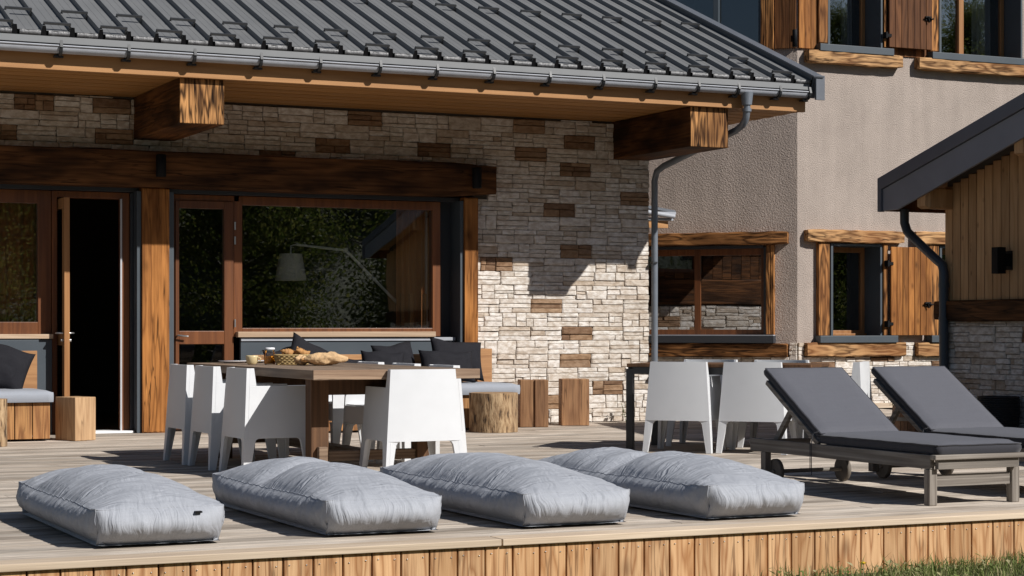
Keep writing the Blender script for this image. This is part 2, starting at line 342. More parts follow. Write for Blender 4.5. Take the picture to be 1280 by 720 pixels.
# grass along the deck skirt
def leafmat(name, cols, trans=.25):
    m, nt, b = newmat(name); r = objrand(nt)
    col = ramp(nt, nd(nt, 'ShaderNodeNewGeometry').outputs['Random Per Island'], [(i/(len(cols)-1), c) for i, c in enumerate(cols)])
    nt.links.new(col, b.inputs['Base Color']); b.inputs['Roughness'].default_value = .75; b.inputs['Specular IOR Level'].default_value = .08
    t = nd(nt, 'ShaderNodeBsdfTranslucent', {'Color': col}); mx = nd(nt, 'ShaderNodeMixShader', {0: trans, 1: b.outputs[0], 2: t.outputs[0]})
    nt.links.new(mx.outputs[0], nt.nodes['Material Output'].inputs[0]); return m
M['grass'] = leafmat('grass_blades', [(.09, .14, .03), (.16, .21, .06), (.24, .27, .10), (.48, .42, .24), (.11, .16, .04), (.20, .22, .09)])
gb = MB(); rg = random.Random(3)
for i in range(26000):
    x = rg.uniform(2.0, 9.8); y = 8.70 - rg.random()**1.5*1.5
    cl = noise.noise((x*1.7, y*1.7, 0))
    if rg.random() > (.75 + cl*.8)*min(1, max(.03, (x-5.1)/1.6)): continue
    h = rg.uniform(.028, .075)*(1+.8*max(0, cl)) * (1.2 if y > 8.55 else 1)
    if rg.random() < .05: h *= 1.7
    a = rg.uniform(0, 6.28); w = rg.uniform(.0016, .0036); dx, dy = math.cos(a)*w, math.sin(a)*w
    l = rg.uniform(.1, .75)*h; b_ = rg.uniform(0, 6.28); lx, ly = math.cos(b_)*l, math.sin(b_)*l
    z = gz(x, y)-.005
    yy = min(y+ly, 8.70); ym = min(y+ly*.35, 8.70)
    gb.add([(x-dx, y-dy, z), (x+dx, y+dy, z), (x+lx*.35+dx*.8, ym+dy*.8, z+h*.6), (x+lx*.35-dx*.8, ym-dy*.8, z+h*.6), (x+lx, yy, z+h*.95)],
           [(0, 1, 2, 3), (3, 2, 4)])
for i in range(1300):      # broad weed leaves
    x = rg.uniform(4.8, 9.6); y = 8.68 - rg.random()*1.1
    if x < 5.5 or noise.noise((x*1.7, y*1.7, 0)) < -.1 - .1*(x > 7): continue
    a = rg.uniform(0, 6.28); L = rg.uniform(.02, .05); w = L*.3; z = gz(x, y)+rg.uniform(.005, .075); up = rg.uniform(.0, .6)*L
    c_, s_ = math.cos(a), math.sin(a)
    P = lambda u, v, k: (x+c_*u-s_*v, min(y+s_*u+c_*v, 8.70), z+k)
    gb.add([P(0, 0, 0), P(L*.5, w, up*.7), P(L, 0, up), P(L*.5, -w, up*.7)], [(0, 1, 2, 3)])
tag(gb.build('grass', M['grass'], recalc=False), 'strip of tufted green grass growing along the foot of the deck skirting', 'grass', kind='stuff')
# dandelion
dl = empty('dandelion', (6.04, 8.5, gz(6.04, 8.5)), 'small yellow dandelion in the grass in front of the deck', 'flower')
MB().tube([(0, 0, 0), (.003, 0, .04), (.004, .002, .085)], .0022, 6).build('stem', M['grass'], dl)
M['yellow'] = plain('dandelion_yellow', (.75, .50, .02), .7)
fm = MB()
for i in range(34):
    a = i*2.4; r_ = .019*math.sqrt((i+1)/34); 
    fm.add([(r_*.3*math.cos(a), r_*.3*math.sin(a), .085), (r_*math.cos(a+.16), r_*math.sin(a+.16), .1-r_*.35), (r_*1.15*math.cos(a), r_*1.15*math.sin(a), .1-r_*.4), (r_*math.cos(a-.16), r_*math.sin(a-.16), .1-r_*.35)], [(0, 1, 2, 3)])
fm.lathe([(.001, .082), (.011, .086), (.014, .092), (.006, .097), (.001, .098)], 10).build('flower_head', M['yellow'], dl)

deck = tag(bpy.data.objects.new('deck', MB().box(-2.5, 16, 8.80, 24, -.14, -.06).mesh('deck', M['black'])), kind='structure'); C.objects.link(deck)  # black slab: shade under the boards put into its colour
# boards run along x; cut in lengths with staggered joints
y = 8.735 + .15; bw = .145; row = 0
rb = random.Random(11)
edge = []
for k, (x0, x1) in enumerate(((-2.4, -.1), (-.1, 4.03), (4.034, 8.2), (8.204, 13))):
    MB().box(x0+.0015, x1-.0015, 8.72, 8.882, -.034, .0).build('edge_board', M['deck_edge'], deck, .004)
while y < 21.0:
    x = -2.4 - rb.uniform(0, 2.5); w = bw-.009
    while x < 14.5:
        L = rb.choice((4.2, 5.0, 5.6, 6.2)); x1 = min(x+L, 15)
        z = rb.uniform(-.0035, 0)
        MB().box(x+.0015, x1-.0015, y+.003, y+w, -.03, z).build('deck_board', M['deck'], deck)
        x = x1
    y += bw; row += 1
x = -2.2; scr = MB()
while x < 10.4:
    w = .15
    MB().box(x+.003, x+w-.0045, 8.742, 8.768+rb.uniform(-.002, .002), -.36, -.0345).build('skirt_board', M['skirt'], deck, .005)
    for q in (.03, w-.035):
        scr.lathe([(.0035, 0), (.0035, .004), (.001, .005)], 6, 0, TR(x+q, 8.742, -.075+rb.uniform(-.006, .006)) @ Matrix.Rotation(rad(90), 4, 'X'))
    x += w
tag(scr.build('screws', M['handle'], deck), kind='stuff')
MB().box(-2.2, 10.4, 8.79, 8.80, -.4, -.04).build('skirt_backing', M['black'], deck)

# ------------------------------------------------------------------ stone facing
def stone_mesh(i, mat, name='stone'):
    r = random.Random(100+i); us = [-.5, -.455, -.17, .17, .455, .5]; ws = [-.5, -.40, .02, .40, .5]; nx, nz = 5, 4
    vs = []; fs = []; k0, k1 = r.uniform(-.035, .035), r.uniform(-.035, .035); tilt = r.uniform(-.12, .12); tv = r.uniform(-.15, .1)
    for k in range(nz+1):
        for j in range(nx+1):
            e = (j in (0, nx)) or (k in (0, nz)); u, w = us[j], ws[k]
            sk = (k0 if u < 0 else k1)*(w*2)*abs(u*2)
            yy = -(.70 if e else .93+r.uniform(-.05, .07)) + tilt*u + tv*w
            vs.append((max(-.5, min(.5, u + sk + (r.uniform(-.008, .008) if e else r.uniform(-.04, .04)*(abs(u) < .3)))), yy, w + (r.uniform(-.045, .03)*math.copysign(1, w) if e else 0)))
    W_ = nx+1
    for k in range(nz):
        for j in range(nx): fs.append((k*W_+j, k*W_+j+1, (k+1)*W_+j+1, (k+1)*W_+j))
    rim = [j for j in range(W_)] + [k*W_+nx for k in range(1, nz+1)] + [nz*W_+j for j in range(nx-1, -1, -1)] + [k*W_ for k in range(nz-1, 0, -1)]
    o = len(vs)
    for q in rim: vs.append((vs[q][0], 0, vs[q][2]))
    n = len(rim)
    for q in range(n): fs.append((rim[q], o+q, o+(q+1) % n, rim[(q+1) % n]))
    return MB().add(vs, fs).mesh(name, mat)
ST = {'p': [stone_mesh(i, M['stone']) for i in range(10)], 'b': [stone_mesh(40+i, M['stone_brown']) for i in range(6)]}
F0 = Vector((.4242, .9056, 0))
def split_panel(r, a0, a1, z0, z1):
    out = []
    h = z1-z0; w = a1-a0
    def rows_(p0, p1):
        t = r.random()
        if t < (.06 if p1-p0 > .2 else .03): return [(z0, z1)]
        if t < .42: c = r.uniform(.34, .68); return [(z0, z0+h*c), (z0+h*c, z1)]
        c1 = r.uniform(.24, .40); c2 = r.uniform(.58, .76); return [(z0, z0+h*c1), (z0+h*c1, z0+h*c2), (z0+h*c2, z1)]
    cols = [(a0, a1)]
    t = r.random()
    if w > .2 and t < .32: c = a0+w*r.uniform(.28, .72); cols = [(a0, c), (c, a1)]
    for (c0, c1) in cols:
        for (b0, b1) in rows_(c0, c1):
            if c1-c0 > .17 and r.random() < (.42 if b1-b0 > .05 else .15):
                c = c0+(c1-c0)*r.uniform(.25, .75); out += [(c0, c, b0, b1), (c, c1, b0, b1)]
            else: out.append((c0, c1, b0, b1))
    return out
def stones(parent, Wm, rot, a0, a1, z0, z1, holes, seed, brown=.125, limit=300, browns=()):
    r = random.Random(seed); lst = []
    ph, pw = .152, .385
    z = z0; row = 0; prevb = []
    while z < z1-.01:
        curb = []
        zt = min(z+ph, z1); a = a0 - (row % 2)*pw*.5 - r.uniform(0, .06)
        while a < a1:
            b = a+pw
            isb = r.random() < brown*1.3 and not any(p0 < b+.02 and p1 > a-.02 for p0, p1 in prevb) and not (curb and curb[-1][1] > a-.1)
            if isb: curb.append((a, b))
            for (s0, s1, t0, t1) in split_panel(r, a, b, z, zt):
                s0 = max(s0, a0); s1 = min(s1, a1)
                segs = [(s0, s1, t0, t1)]
                for (h0, h1, k0, k1) in holes:
                    ns = []
                    for (p0, p1, q0, q1) in segs:
                        if p1 <= h0 or p0 >= h1 or q1 <= k0 or q0 >= k1: ns.append((p0, p1, q0, q1)); continue
                        if p0 < h0: ns.append((p0, h0, q0, q1))
                        if p1 > h1: ns.append((h1, p1, q0, q1))
                        c0, c1 = max(p0, h0), min(p1, h1)
                        if q0 < k0: ns.append((c0, c1, q0, k0))
                        if q1 > k1: ns.append((c0, c1, k1, q1))
                    segs = ns
                for sgm in segs:
                    if sgm[1]-sgm[0] > .02 and sgm[3]-sgm[2] > .012: lst.append((*sgm, isb))
            a = b
        z = zt; row += 1; prevb = curb
    def size(s):
        c = Wm @ Vector(((s[0]+s[1])/2, 0, (s[2]+s[3])/2)); d = c.dot(F0)
        xc = c.x*.9056-c.y*.4242; u = 640+2415*xc/d; v = 410-2415*(c.z-1.05)/d
        vis = -20 < u < 1300 and v > -20
        return (s[1]-s[0])*(s[3]-s[2])/d/d*(1 if vis else .001)
    lst.sort(key=size, reverse=True)
    rest = MB()
    for i, s in enumerate(lst):
        me = r.choice(ST['b' if s[4] else 'p']); w = s[1]-s[0]-.0034; h = s[3]-s[2]-.0032
        dpt = r.uniform(.024, .044)
        loc = Wm @ Vector(((s[0]+s[1])/2, .002, (s[2]+s[3])/2))
        if i < limit:
            link('stone', me, parent, loc, 0, (0, 0, rot), (w, dpt, h))
        else:
            mt = TR(*loc) @ rotz(rot) @ Matrix.Diagonal((w, dpt, h, 1))
            rest.add([v.co for v in me.vertices], [list(p.vertices) for p in me.polygons], 1 if s[4] else 0, False, mt)
    if rest.v: tag(rest.build('stonework', [M['stone'], M['stone_brown']], parent), kind='stuff')
    return len(lst)
def wallgrid(name, Wm, a0, a1, z0, z1, holes, th, mat, parent, front=0.0):
    A_ = sorted({a0, a1, *[h for q in holes for h in q[:2] if a0 < h < a1]}); Z_ = sorted({z0, z1, *[h for q in holes for h in q[2:] if z0 < h < z1]})
    mb = MB()
    for j in range(len(Z_)-1):
        run = None
        for i in range(len(A_)-1):
            ca, cz = (A_[i]+A_[i+1])/2, (Z_[j]+Z_[j+1])/2
            solid = not any(h[0] < ca < h[1] and h[2] < cz < h[3] for h in holes)
            if solid: run = (run[0], A_[i+1]) if run else (A_[i], A_[i+1])
            if (not solid or i == len(A_)-2) and run: mb.box(run[0], run[1], front, th, Z_[j], Z_[j+1], 0, Wm); run = None
    return mb.build(name, mat, parent)
def wbox(name, Wm, a0, a1, d0, d1, z0, z1, mat, parent, bevel=.003):
    return MB().box(a0, a1, d0, d1, z0, z1, 0, Wm).build(name, mat, parent, bevel)
def hewn(name, Wm, a0, a1, d0, d1, z0, z1, mat, parent, cham=0, seed=1, amp=.006):
    # rough-hewn beam: lengthwise stations with slightly wavy arrises and chamfered ends
    r = random.Random(seed); n = 14; vs = []; fs = []
    for i in range(n+1):
        a = a0+(a1-a0)*i/n
        c = cham if i in (0, n) else 0
        j = lambda: r.uniform(-amp, amp)
        e = .012
        vs += [(a, d1, z0+c+j()), (a, d0+e+j()+c*.5, z0+c*.8+j()), (a, d0+j()+c*.5, z0+e+c+j()), (a, d0+j()+c*.5, z1-e-c*.3+j()), (a, d0+e+j()+c*.5, z1-c*.3+j()), (a, d1, z1-c*.3+j())]
    for i in range(n):
        for k in range(6): fs.append((i*6+k, i*6+(k+1) % 6, (i+1)*6+(k+1) % 6, (i+1)*6+k))
    fs += [list(range(6)), list(range(n*6, n*6+6))]
    return MB().add(vs, fs, 0, False, Wm).build(name, mat, parent)
def pane(Wm, a0, a1, d, z0, z1, parent, name='pane', mat=None):
    return MB().box(a0, a1, d, d+.006, z0, z1, 0, Wm).build(name, mat or M['glass'], parent)
def frame_of(name, Wm, a0, a1, z0, z1, d0, d1, w, mat, parent, mull=(), bot=None):
    bot = bot or w
    mb = MB()
    mb.box(a0, a0+w, d0, d1, z0, z1, 0, Wm); mb.box(a1-w, a1, d0, d1, z0, z1, 0, Wm)
    mb.box(a0+w, a1-w, d0, d1, z1-w, z1, 0, Wm); mb.box(a0+w, a1-w, d0, d1, z0, z0+bot, 0, Wm)
    for (m0, m1) in mull: mb.box(m0, m1, d0, d1, z0+bot, z1-w, 0, Wm)
    return mb.build(name, mat, parent, .004)

# ================================================================== HOUSE ONE (stone front, metal roof)
house = empty('stone_house', (5, 19.2, 0), 'stone-faced chalet with grey ribbed metal roof, big timber lintel and wide terrace window', 'house')
def rebase(parent):      # children are built in world coordinates
    inv = Matrix.Translation(parent.location).inverted()
    for ch in parent.children: ch.matrix_parent_inverse = inv
opening = (3.0-.9, 8.52, -.1, 2.50)
holesH = [opening, (1.4, 8.69, 2.455, 2.82), (0, 2.3, -.1, 2.5)]
sw = wallgrid('stone_wall', WH, 0, 10.7, -.1, 3.6, [(0, 8.52, -.1, 2.5)], .3, M['mortar'], house)
nH = stones(sw, WH, 0, 0, 10.7, 0, 3.36, [(0, 8.52, -.1, 2.5), (0, 8.69, 2.455, 2.82)], 5)
# side wall facing +x: stone base, beam, dark cladding, window
side = wallgrid('side_wall', WX, 19.2, 26, -.1, 4.2, [(20.6, 21.9, 1.86, 2.25)], .3, M['mortar'], house, .004)
tri = MB().prism([(10.7, 19.2, 3.6), (10.7, 26, 3.6), (10.7, 26, 6.9), (10.7, 19.2, 4.1)], (-.29, 0, 0)); tri.build('gable_wall', M['clad'], house)
stones(side, WX, rad(90), 19.24, 25, 0, 1.38, [], 8, limit=80)
hewn('side_beam', WX, 19.26, 25.5, -.06, .1, 1.385, 1.76, M['beam_side'], house, .03, 5)
for i in range(28):
    a = 19.27+i*.16
    cl = [(1.765, 3.35)] if not (20.5 < a+.08 < 22.0) else [(1.765, 1.86), (2.25, 3.35)]
    for (z0, z1) in cl: wbox('side_board', WX, a, a+.152, -.025, 0, z0, z1, M['beam_side'], house, 0)
fw = frame_of('side_window', WX, 20.6, 21.9, 1.86, 2.25, .02, .1, .05, M['frame'], house); pane(WX, 20.64, 21.86, .06, 1.9, 2.21, fw)
# interior
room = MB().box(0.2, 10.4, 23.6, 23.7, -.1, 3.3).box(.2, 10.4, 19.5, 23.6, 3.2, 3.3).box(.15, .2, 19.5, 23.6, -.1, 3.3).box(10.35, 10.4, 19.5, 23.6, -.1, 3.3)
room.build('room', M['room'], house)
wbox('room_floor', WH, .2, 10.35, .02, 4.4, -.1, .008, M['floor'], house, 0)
# big lintel beam
lb = hewn('lintel_beam', WH, 1.2, 8.697, -.26, .02, 2.455, 2.815, M['beam'], house, .05, 2)
# facade of the opening
wbox('head_trim', WH, 1.2, 8.50, -.02, .20, 2.415, 2.458, M['anth_dark'], house)
def post(a0, a1, z1=2.455, d=-.16): return hewn('post', WH @ Matrix(((1,0,0,0),(0,1,0,0),(0,0,1,0),(0,0,0,1))), a0, a1, d, .12, 0, z1, M['post'], house, 0, int(a0*10), .0025)
post(4.843, 5.117); post(8.36, 8.515)
wbox('post_trim', WH, 4.795, 4.840, -.13, .2, .0, 2.42, M['anth'], house); wbox('post_trim', WH, 5.120, 5.172, -.13, .2, 0, 2.42, M['anth'], house)
wbox('post_trim', WH, 8.318, 8.357, -.13, .2, 0, 2.42, M['anth'], house)
wbox('reveal_panel', WH, 8.15, 8.318, .14, .24, 0, 2.42, M['anth_dark'], house)
# left fixed window
wl = frame_of('fixed_window', WH, 1.3, 3.98, .98, 2.41, .04, .12, .13, M['frame'], house); pane(WH, 1.42, 3.86, .08, 1.10, 2.29, wl)
MB().box(1.3, 3.98, -.06, .14, .945, .99, 0, WH).build('window_sill', M['sill'], house, .004)
wbox('sill_panel', WH, 1.3, 3.83, -.10, .16, .0, .935, M['anth'], house)
wbox('jamb_panel', WH, 3.835, 3.975, -.02, .14, .0, .94, M['anth'], house)
# open terrace door: leaf seen edge-on, dark opening
fr = MB().box(3.985, 4.035, .03, .16, 0, 2.41, 0, WH).box(4.68, 4.76, .03, .16, 0, 2.41, 0, WH).box(4.035, 4.68, .03, .16, 2.345, 2.41, 0, WH)
dfr = fr.build('door_frame', M['frame'], house, .004)
MB().box(4.66, 4.677, .0, .02, .02, 2.345, 0, WH).build('door_seal', M['curtain_grey'], dfr)
wbox('door_threshold', WH, 4.03, 4.78, -.08, .2, .0, .022, M['alu'], house); wbox('jamb_trim', WH, 4.762, 4.793, .0, .16, 0, 2.41, M['anth_dark'], house)
Dm = TR(4.075, 19.66, 0) @ rotz(rad(-90))
leaf = MB()
for q in ((0, .10), (.60, .70)): leaf.box(q[0], q[1], -.027, .027, .03, 2.33, 0, Dm)
for q in ((.03, .14), (.88, 1.0), (2.23, 2.33)): leaf.box(.1, .6, -.03, .03, q[0], q[1], 0, Dm)
lf = leaf.build('terrace_door', M['frame_light'], house, .004); lf['label'] = 'open glazed terrace door leaf seen edge-on'
MB().box(.1, .6, -.004, .004, .14, .88, 0, Dm).box(.1, .6, -.004, .004, 1.0, 2.23, 0, Dm).build('pane', M['glass'], lf)
hm = MB().tube([(.65, -.03, 1.0), (.65, -.075, 1.0), (.54, -.08, 1.0)], .009, 8, 0, True, Dm).tube([(.65, .03, 1.0), (.65, .075, 1.0), (.54, .08, 1.0)], .009, 8, 0, True, Dm).tube([(.65, -.05, .93), (.65, .05, .93)], .016, 10, 0, True, Dm)
hm.build('handle', M['handle'], lf)
# second terrace door (closed) + big window, one frame
fd = MB().box(5.176, 5.222, .02, .12, .0, 2.41, 0, WH).box(5.222, 5.90, .02, .12, 2.35, 2.41, 0, WH)
fd.build('door_frame', M['frame'], house, .004)
ld = MB()
for a0, a1 in ((5.224, 5.262), (5.735, 5.835)): ld.box(a0, a1, .0, .09, .02, 2.348, 0, WH)
for z0, z1 in ((.02, .12), (.885, 1.02), (2.27, 2.348)): ld.box(5.262, 5.735, .0, .09, z0, z1, 0, WH)
l2 = ld.build('terrace_door', M['frame'], house, .004); l2['label'] = 'closed glazed terrace door'
MB().box(5.262, 5.735, .04, .047, .12, .885, 0, WH).box(5.262, 5.735, .04, .047, 1.02, 2.27, 0, WH).build('pane', M['glass'], l2)
MB().tube([(5.243, -.0, .975), (5.243, -.05, .975), (5.34, -.055, .965)], .009, 8, 0, True, WH).build('handle', M['handle'], l2)
hg = MB()
for z in (2.1, 1.95, 1.1, .3): hg.tube([(5.845, -.012, z-.04), (5.845, -.012, z+.04)], .009, 8, 0, True, WH)
hg.build('hinge', M['handle'], l2)
bw_ = frame_of('picture_window', WH, 5.842, 8.15, .96, 2.41, .02, .12, .09, M['frame'], house); pane(WH, 5.93, 8.06, .07, 1.0, 2.33, bw_)
MB().box(8.012, 8.03, .1, .13, 1.05, 2.31, 0, WH).build('window_track', M['curtain_grey'], bw_)
MB().box(5.86, 8.06, -.07, .02, .955, 1.012, 0, WH).build('window_sill', M['sill'], house, .005)
wbox('sill_panel', WH, 5.90, 8.30, -.03, .02, .0, .952, M['anth'], house)
wbox('sill_panel', WH, 5.90, 8.30, -.045, -.032, .915, .950, M['zinc'], house)
# corbels
def corbel(x0, x1):
    mb = MB().box(x0, x1, 17.46, 19.35, 2.945, 3.366)
    for i, f in enumerate(mb.f): mb.m[i] = 1 if i == 2 else 0
    mb.build('corbel', [M['beam_side'], M['beam_end']], house, .008)
corbel(4.79, 5.215); corbel(10.235, 10.695)
# soffit boards, fascia, roof shell
sof = MB().box(0, 11.62, 17.456, 19.2, 3.40, 3.55).build('soffit', M['soffit'], house)
for i in range(13):
    MB().box(0, 11.60, 17.46+i*.1335, 17.46+i*.1335+.1295, 3.368+(.003 if i % 2 else 0), 3.399).build('board', M['soffit'], sof)
MB().box(0, 11.62, 17.40, 17.455, 3.362, 3.62).build('fascia', M['fascia'], house, .003)
PITCH = math.atan(.41); EY, EZ = 17.28, 3.69; L = 7.6
Rm = TR(0, EY, EZ) @ Matrix.Rotation(PITCH, 4, 'X')     # roof frame: x, s up the slope, n
rs_ = MB().box(0, 11.60, .06, L, -.20, -.012, 0, Rm).build('roof', M['anth_dark'], house)
pan = MB(); sec = [(0, 0), (.066, 0), (.068, .002), (.071, 0), (.137, 0), (.139, .002), (.142, 0), (.204, 0), (.211, .042), (.238, .042), (.245, 0), (.254, 0)]
stat = [0, 1.6, 3.2, 4.8, L]
pv = [(x, s, n) for s in stat for (x, n) in sec]; k = len(sec)
pan.add(pv, [(i*k+j, i*k+j+1, (i+1)*k+j+1, (i+1)*k+j) for i in range(len(stat)-1) for j in range(k-1)])
rl = random.Random(5)
def lip(seed):
    r = random.Random(seed); vs = []; n = 9
    for i in range(n):
        x = .012+i*(.186/(n-1)); j = r.uniform(-.004, .004)
        for a in range(6):
            t = rad(100-a*52); vs.append((x, .012-(.020+j)*math.sin(rad(20+a*30)), -.050*a/5+j*.6))
    return vs, [(i*6+a, i*6+a+1, (i+1)*6+a+1, (i+1)*6+a) for i in range(n-1) for a in range(5)]
pans = []
for q in range(4):
    pq = MB(); pq.v = list(pan.v); pq.f = list(pan.f); pq.m = list(pan.m); pq.sm = list(pan.sm); vs, fs = lip(q); pq.add(vs, fs, 1)
    pq.add([(.200, .004, -.05), (.250, .004, -.05), (.243, .004, .0), (.236, .004, .038), (.213, .004, .038), (.206, .004, .0)], [(0, 1, 2, 3, 4, 5)], 2)  # black face painted in for the shade inside the open rib end
    pans.append(pq.mesh('roof_panel', [M['roofm'], M['roof_lip'], M['black']], recalc=False))
x0 = 8.58-.254*34
for i in range(46):
    x = x0+.254*i
    if x > 11.5: break
    link('roof_panel', pans[i % 4], rs_, (x+.04, EY, EZ), 0, (PITCH, 0, 0))
gm = MB().box(-.12, .12, -.010, .018, .050, .071)
for a in (-.115, .115): gm.box(a-.006, a+.006, -.01, .07, .0, .012).box(a-.006, a+.006, .01, .02, .0, .055)
gme = gm.mesh('snow_guard', M['guard'])
for s, par in ((.0, 0), (.50, 1), (2.06, 0)):
    for i in range(-34, 12):
        if i % 2 != par: continue
        x = 8.707+.254*i
        if x < .2 or x > 11.5: continue
        p = Rm @ Vector((x, s+.02, .002)); link('snow_guard', gme, rs_, p, 0, (PITCH, 0, 0))
MB().prism([(0, 17.295, 3.645), (0, 17.285, 3.585), (0, 17.30, 3.58), (0, 17.40, 3.60), (0, 17.40, 3.66)], (11.6, 0, 0)).build('drip_edge', M['flash'], house)
# gutter
gt = MB(); n = 12; gy, gz_ = 17.318, 3.556; vs = []; fs = []
for x in (0, 11.60):
    for rr in (.058, .052):
        for i in range(n+1):
            t = math.pi+math.pi*i/n; vs.append((x, gy+rr*math.cos(t), gz_+rr*math.sin(t)))
m_ = n+1
for i in range(n): fs += [(i, i+1, 2*m_+i+1, 2*m_+i), (m_+i, m_+i+1, 3*m_+i+1, 3*m_+i)]
gt.add(vs, fs, 0, True)
gt.tube([(0, gy-.063, gz_+.004), (11.60, gy-.063, gz_+.004)], .0075, 8)
gt.add([(11.60, gy+.058*math.cos(math.pi+math.pi*i/n), gz_+.058*math.sin(math.pi+math.pi*i/n)) for i in range(n+1)], [list(range(n+1))])
gut = gt.build('gutter', M['zinc'], house)
bk = MB()
for i in range(n):
    t0, t1 = math.pi+math.pi*i/n, math.pi+math.pi*(i+1)/n
    P = lambda t, r_, x: (x, r_*math.cos(t), r_*math.sin(t))
    bk.add([P(t0, .059, -.013), P(t1, .059, -.013), P(t1, .079, -.013), P(t0, .079, -.013), P(t0, .059, .013), P(t1, .059, .013), P(t1, .079, .013), P(t0, .079, .013)], [(0, 1, 2, 3), (4, 7, 6, 5), (2, 6, 7, 3), (0, 4, 5, 1)])
bk.prism([(-.013, -.088, -.01), (-.013, -.058, -.01), (-.013, -.066, .055)], (.026, 0, 0)); bk.box(-.045, -.008, .0, .03, -.088, -.07); bk.box(-.042, .042, .035, .08, -.088, -.072)  # wide rear plate added to cast the shadow notches on the fascia
bme = bk.mesh('gutter_bracket', M['bracket'])
for x in (.6, 1.21, 1.82, 2.43, 3.045, 3.657, 4.266, 4.877, 5.51, 6.091, 6.696, 7.285, 7.889, 8.502, 9.105, 9.705, 10.215, 10.698, 11.211, 11.58):
    link('gutter_bracket', bme, gut, (x, gy, gz_))
# verge
vg = MB().box(11.63, 11.70, -.03, L, -.19, .052, 0, Rm).box(11.585, 11.715, -.075, L, .052, .066, 0, Rm)
vg.box(11.628, 11.735, 17.205, 17.235, 3.475, 3.735)
vg.build('verge_trim', M['verge'], house)
# downpipe
MB().tube([(10.83, 17.31, 3.52), (10.83, 17.31, 3.39)], [.068, .052], 14).tube([(10.83, 17.31, 3.42), (10.83, 17.31, 3.33), (10.83, 17.33, 3.25), (10.825, 17.38, 3.19), (10.815, 17.5, 3.14), (10.76, 18.95, 2.87), (10.752, 19.09, 2.82), (10.75, 19.14, 2.72), (10.75, 19.14, 2.45), (10.75, 19.14, 0)], .037, 14).tube([(10.83, 17.31, 3.355), (10.83, 17.31, 3.32)], .048, 14).build('downpipe', M['pipe'], house)
MB().box(10.70, 10.76, 19.09, 19.20, 1.78, 1.80).box(10.70, 10.76, 19.09, 19.20, .5, .52).build('pipe_clip', M['bracket'], house)
# small lean-to canopy on the side wall
cp = MB().prism([(10.71, 20.0, 2.56), (11.52, 20.0, 2.45), (11.52, 20.0, 2.42), (10.71, 20.0, 2.52)], (0, 1.6, 0))
cp.build('side_canopy', M['verge'], house)
MB().box(10.72, 11.50, 20.02, 20.06, 2.33, 2.36).box(10.72, 11.52, 19.99, 20.05, 2.40, 2.43).tube([(10.72, 19.98, 2.47), (11.49, 19.98, 2.375)], .028, 8).build('canopy_trim', M['zinc'], house)
MB().box(10.72, 11.44, 20.04, 20.10, 2.24, 2.325).build('canopy_beam', M['fascia'], house)
rebase(house)

# wall lights on the big beam
def wall_light(loc, r, h, label, rz=0):
    e = empty('wall_light', loc, label, 'wall light', rz, 'black wall lights')
    MB().lathe([(r*.85, -h/2), (r, -h/2+.004), (r, h/2-.004), (r*.9, h/2)], 18, 0, TR(0, -.06, 0)).build('lamp_body', M['black'], e)
    MB().box(-.025, .025, -.03, .0, -.04, .04).build('bracket', M['black'], e)
    return e
wall_light((4.99, 18.94, 2.665), .05, .22, 'slim black cylinder wall light above the wood post, on the big dark lintel')
wall_light((8.43, 18.94, 2.655), .05, .22, 'slim black cylinder wall light near the right end of the big lintel')
# floor lamp inside
lm = empty('floor_lamp', (7.86, 19.62, .01), 'angled arm floor lamp with pale shade seen through the picture window', 'lamp')
MB().lathe([(.15, 0), (.15, .02), (.02, .03)], 24).tube([(0, 0, 0), (0, 0, 1.265)], .012, 10).build('base', M['alu'], lm)
MB().tube([(0, 0, 1.265), (-.65, 0, 1.88)], .016, 8).tube([(-.64, 0, 1.875), (-1.21, 0, 1.93)], .014, 8).lathe([(.028, -.025), (.028, .025)], 12, 0, TR(-.65, 0, 1.878)).build('arm', M['alu'], lm)
MB().lathe([(.168, -.285), (.12, 0)], 28, 0, TR(-1.27, 0, 1.83), cap=False).build('lamp_shade', M['lampshade'], lm)
MB().tube([(-1.21, 0, 1.93), (-1.27, 0, 1.915), (-1.27, 0, 1.74)], .008, 6).build('lamp_holder', M['alu'], lm)
def curtain(x0, x1, y, z0, z1, mat, label, folds=9, amp=.045, Wm=None):
    mb = MB(); n = folds*8; vs = []; r = random.Random(int(x0*10))
    ph = [r.uniform(-.6, .6) for _ in range(n+1)]
    for z, k in ((z0, 1.25), ((z0+z1)/2, 1), (z1, .8)):
        for i in range(n+1): vs.append((x0+(x1-x0)*i/n, y+amp*k*math.sin(i/8*6.283+ph[i//6]), z))
    mb.add(vs, [(j*(n+1)+i, j*(n+1)+i+1, (j+1)*(n+1)+i+1, (j+1)*(n+1)+i) for j in range(2) for i in range(n)], 0, True, Wm)
    return tag(mb.build('curtain', mat, recalc=False), label, 'curtain', 'curtains behind the windows')
curtain(7.74, 8.18, 19.47, .02, 2.38, M['curtain'], 'brown curtain at the right end of the picture window', 6, .03)
curtain(2.2, 3.9, 19.55, .02, 2.38, M['curtain'], 'brown curtain behind the fixed window left of the open door', 12, .05)
# interior posts catching the sun
lc = empty('chair_back', (7.9, 19.75, 0), 'wooden slat chair back just inside the right end of the picture window', 'chair')
lc.name = 'indoor_chair'
for k, xx in enumerate((-.16, -.06, .1)): MB().box(xx-.018, xx+.018, -.46, -.42, 0, 1.42).build('slat', M['frame_light'], lc)
MB().box(-.18, .13, -.455, -.425, .55, .6).box(-.2, .2, -.42, 0, .42, .46).build('seat', M['frame_light'], lc)
for sx in (-.18, .16): MB().box(sx, sx+.03, -.04, -.01, .0, .42).build('leg', M['frame_light'], lc)

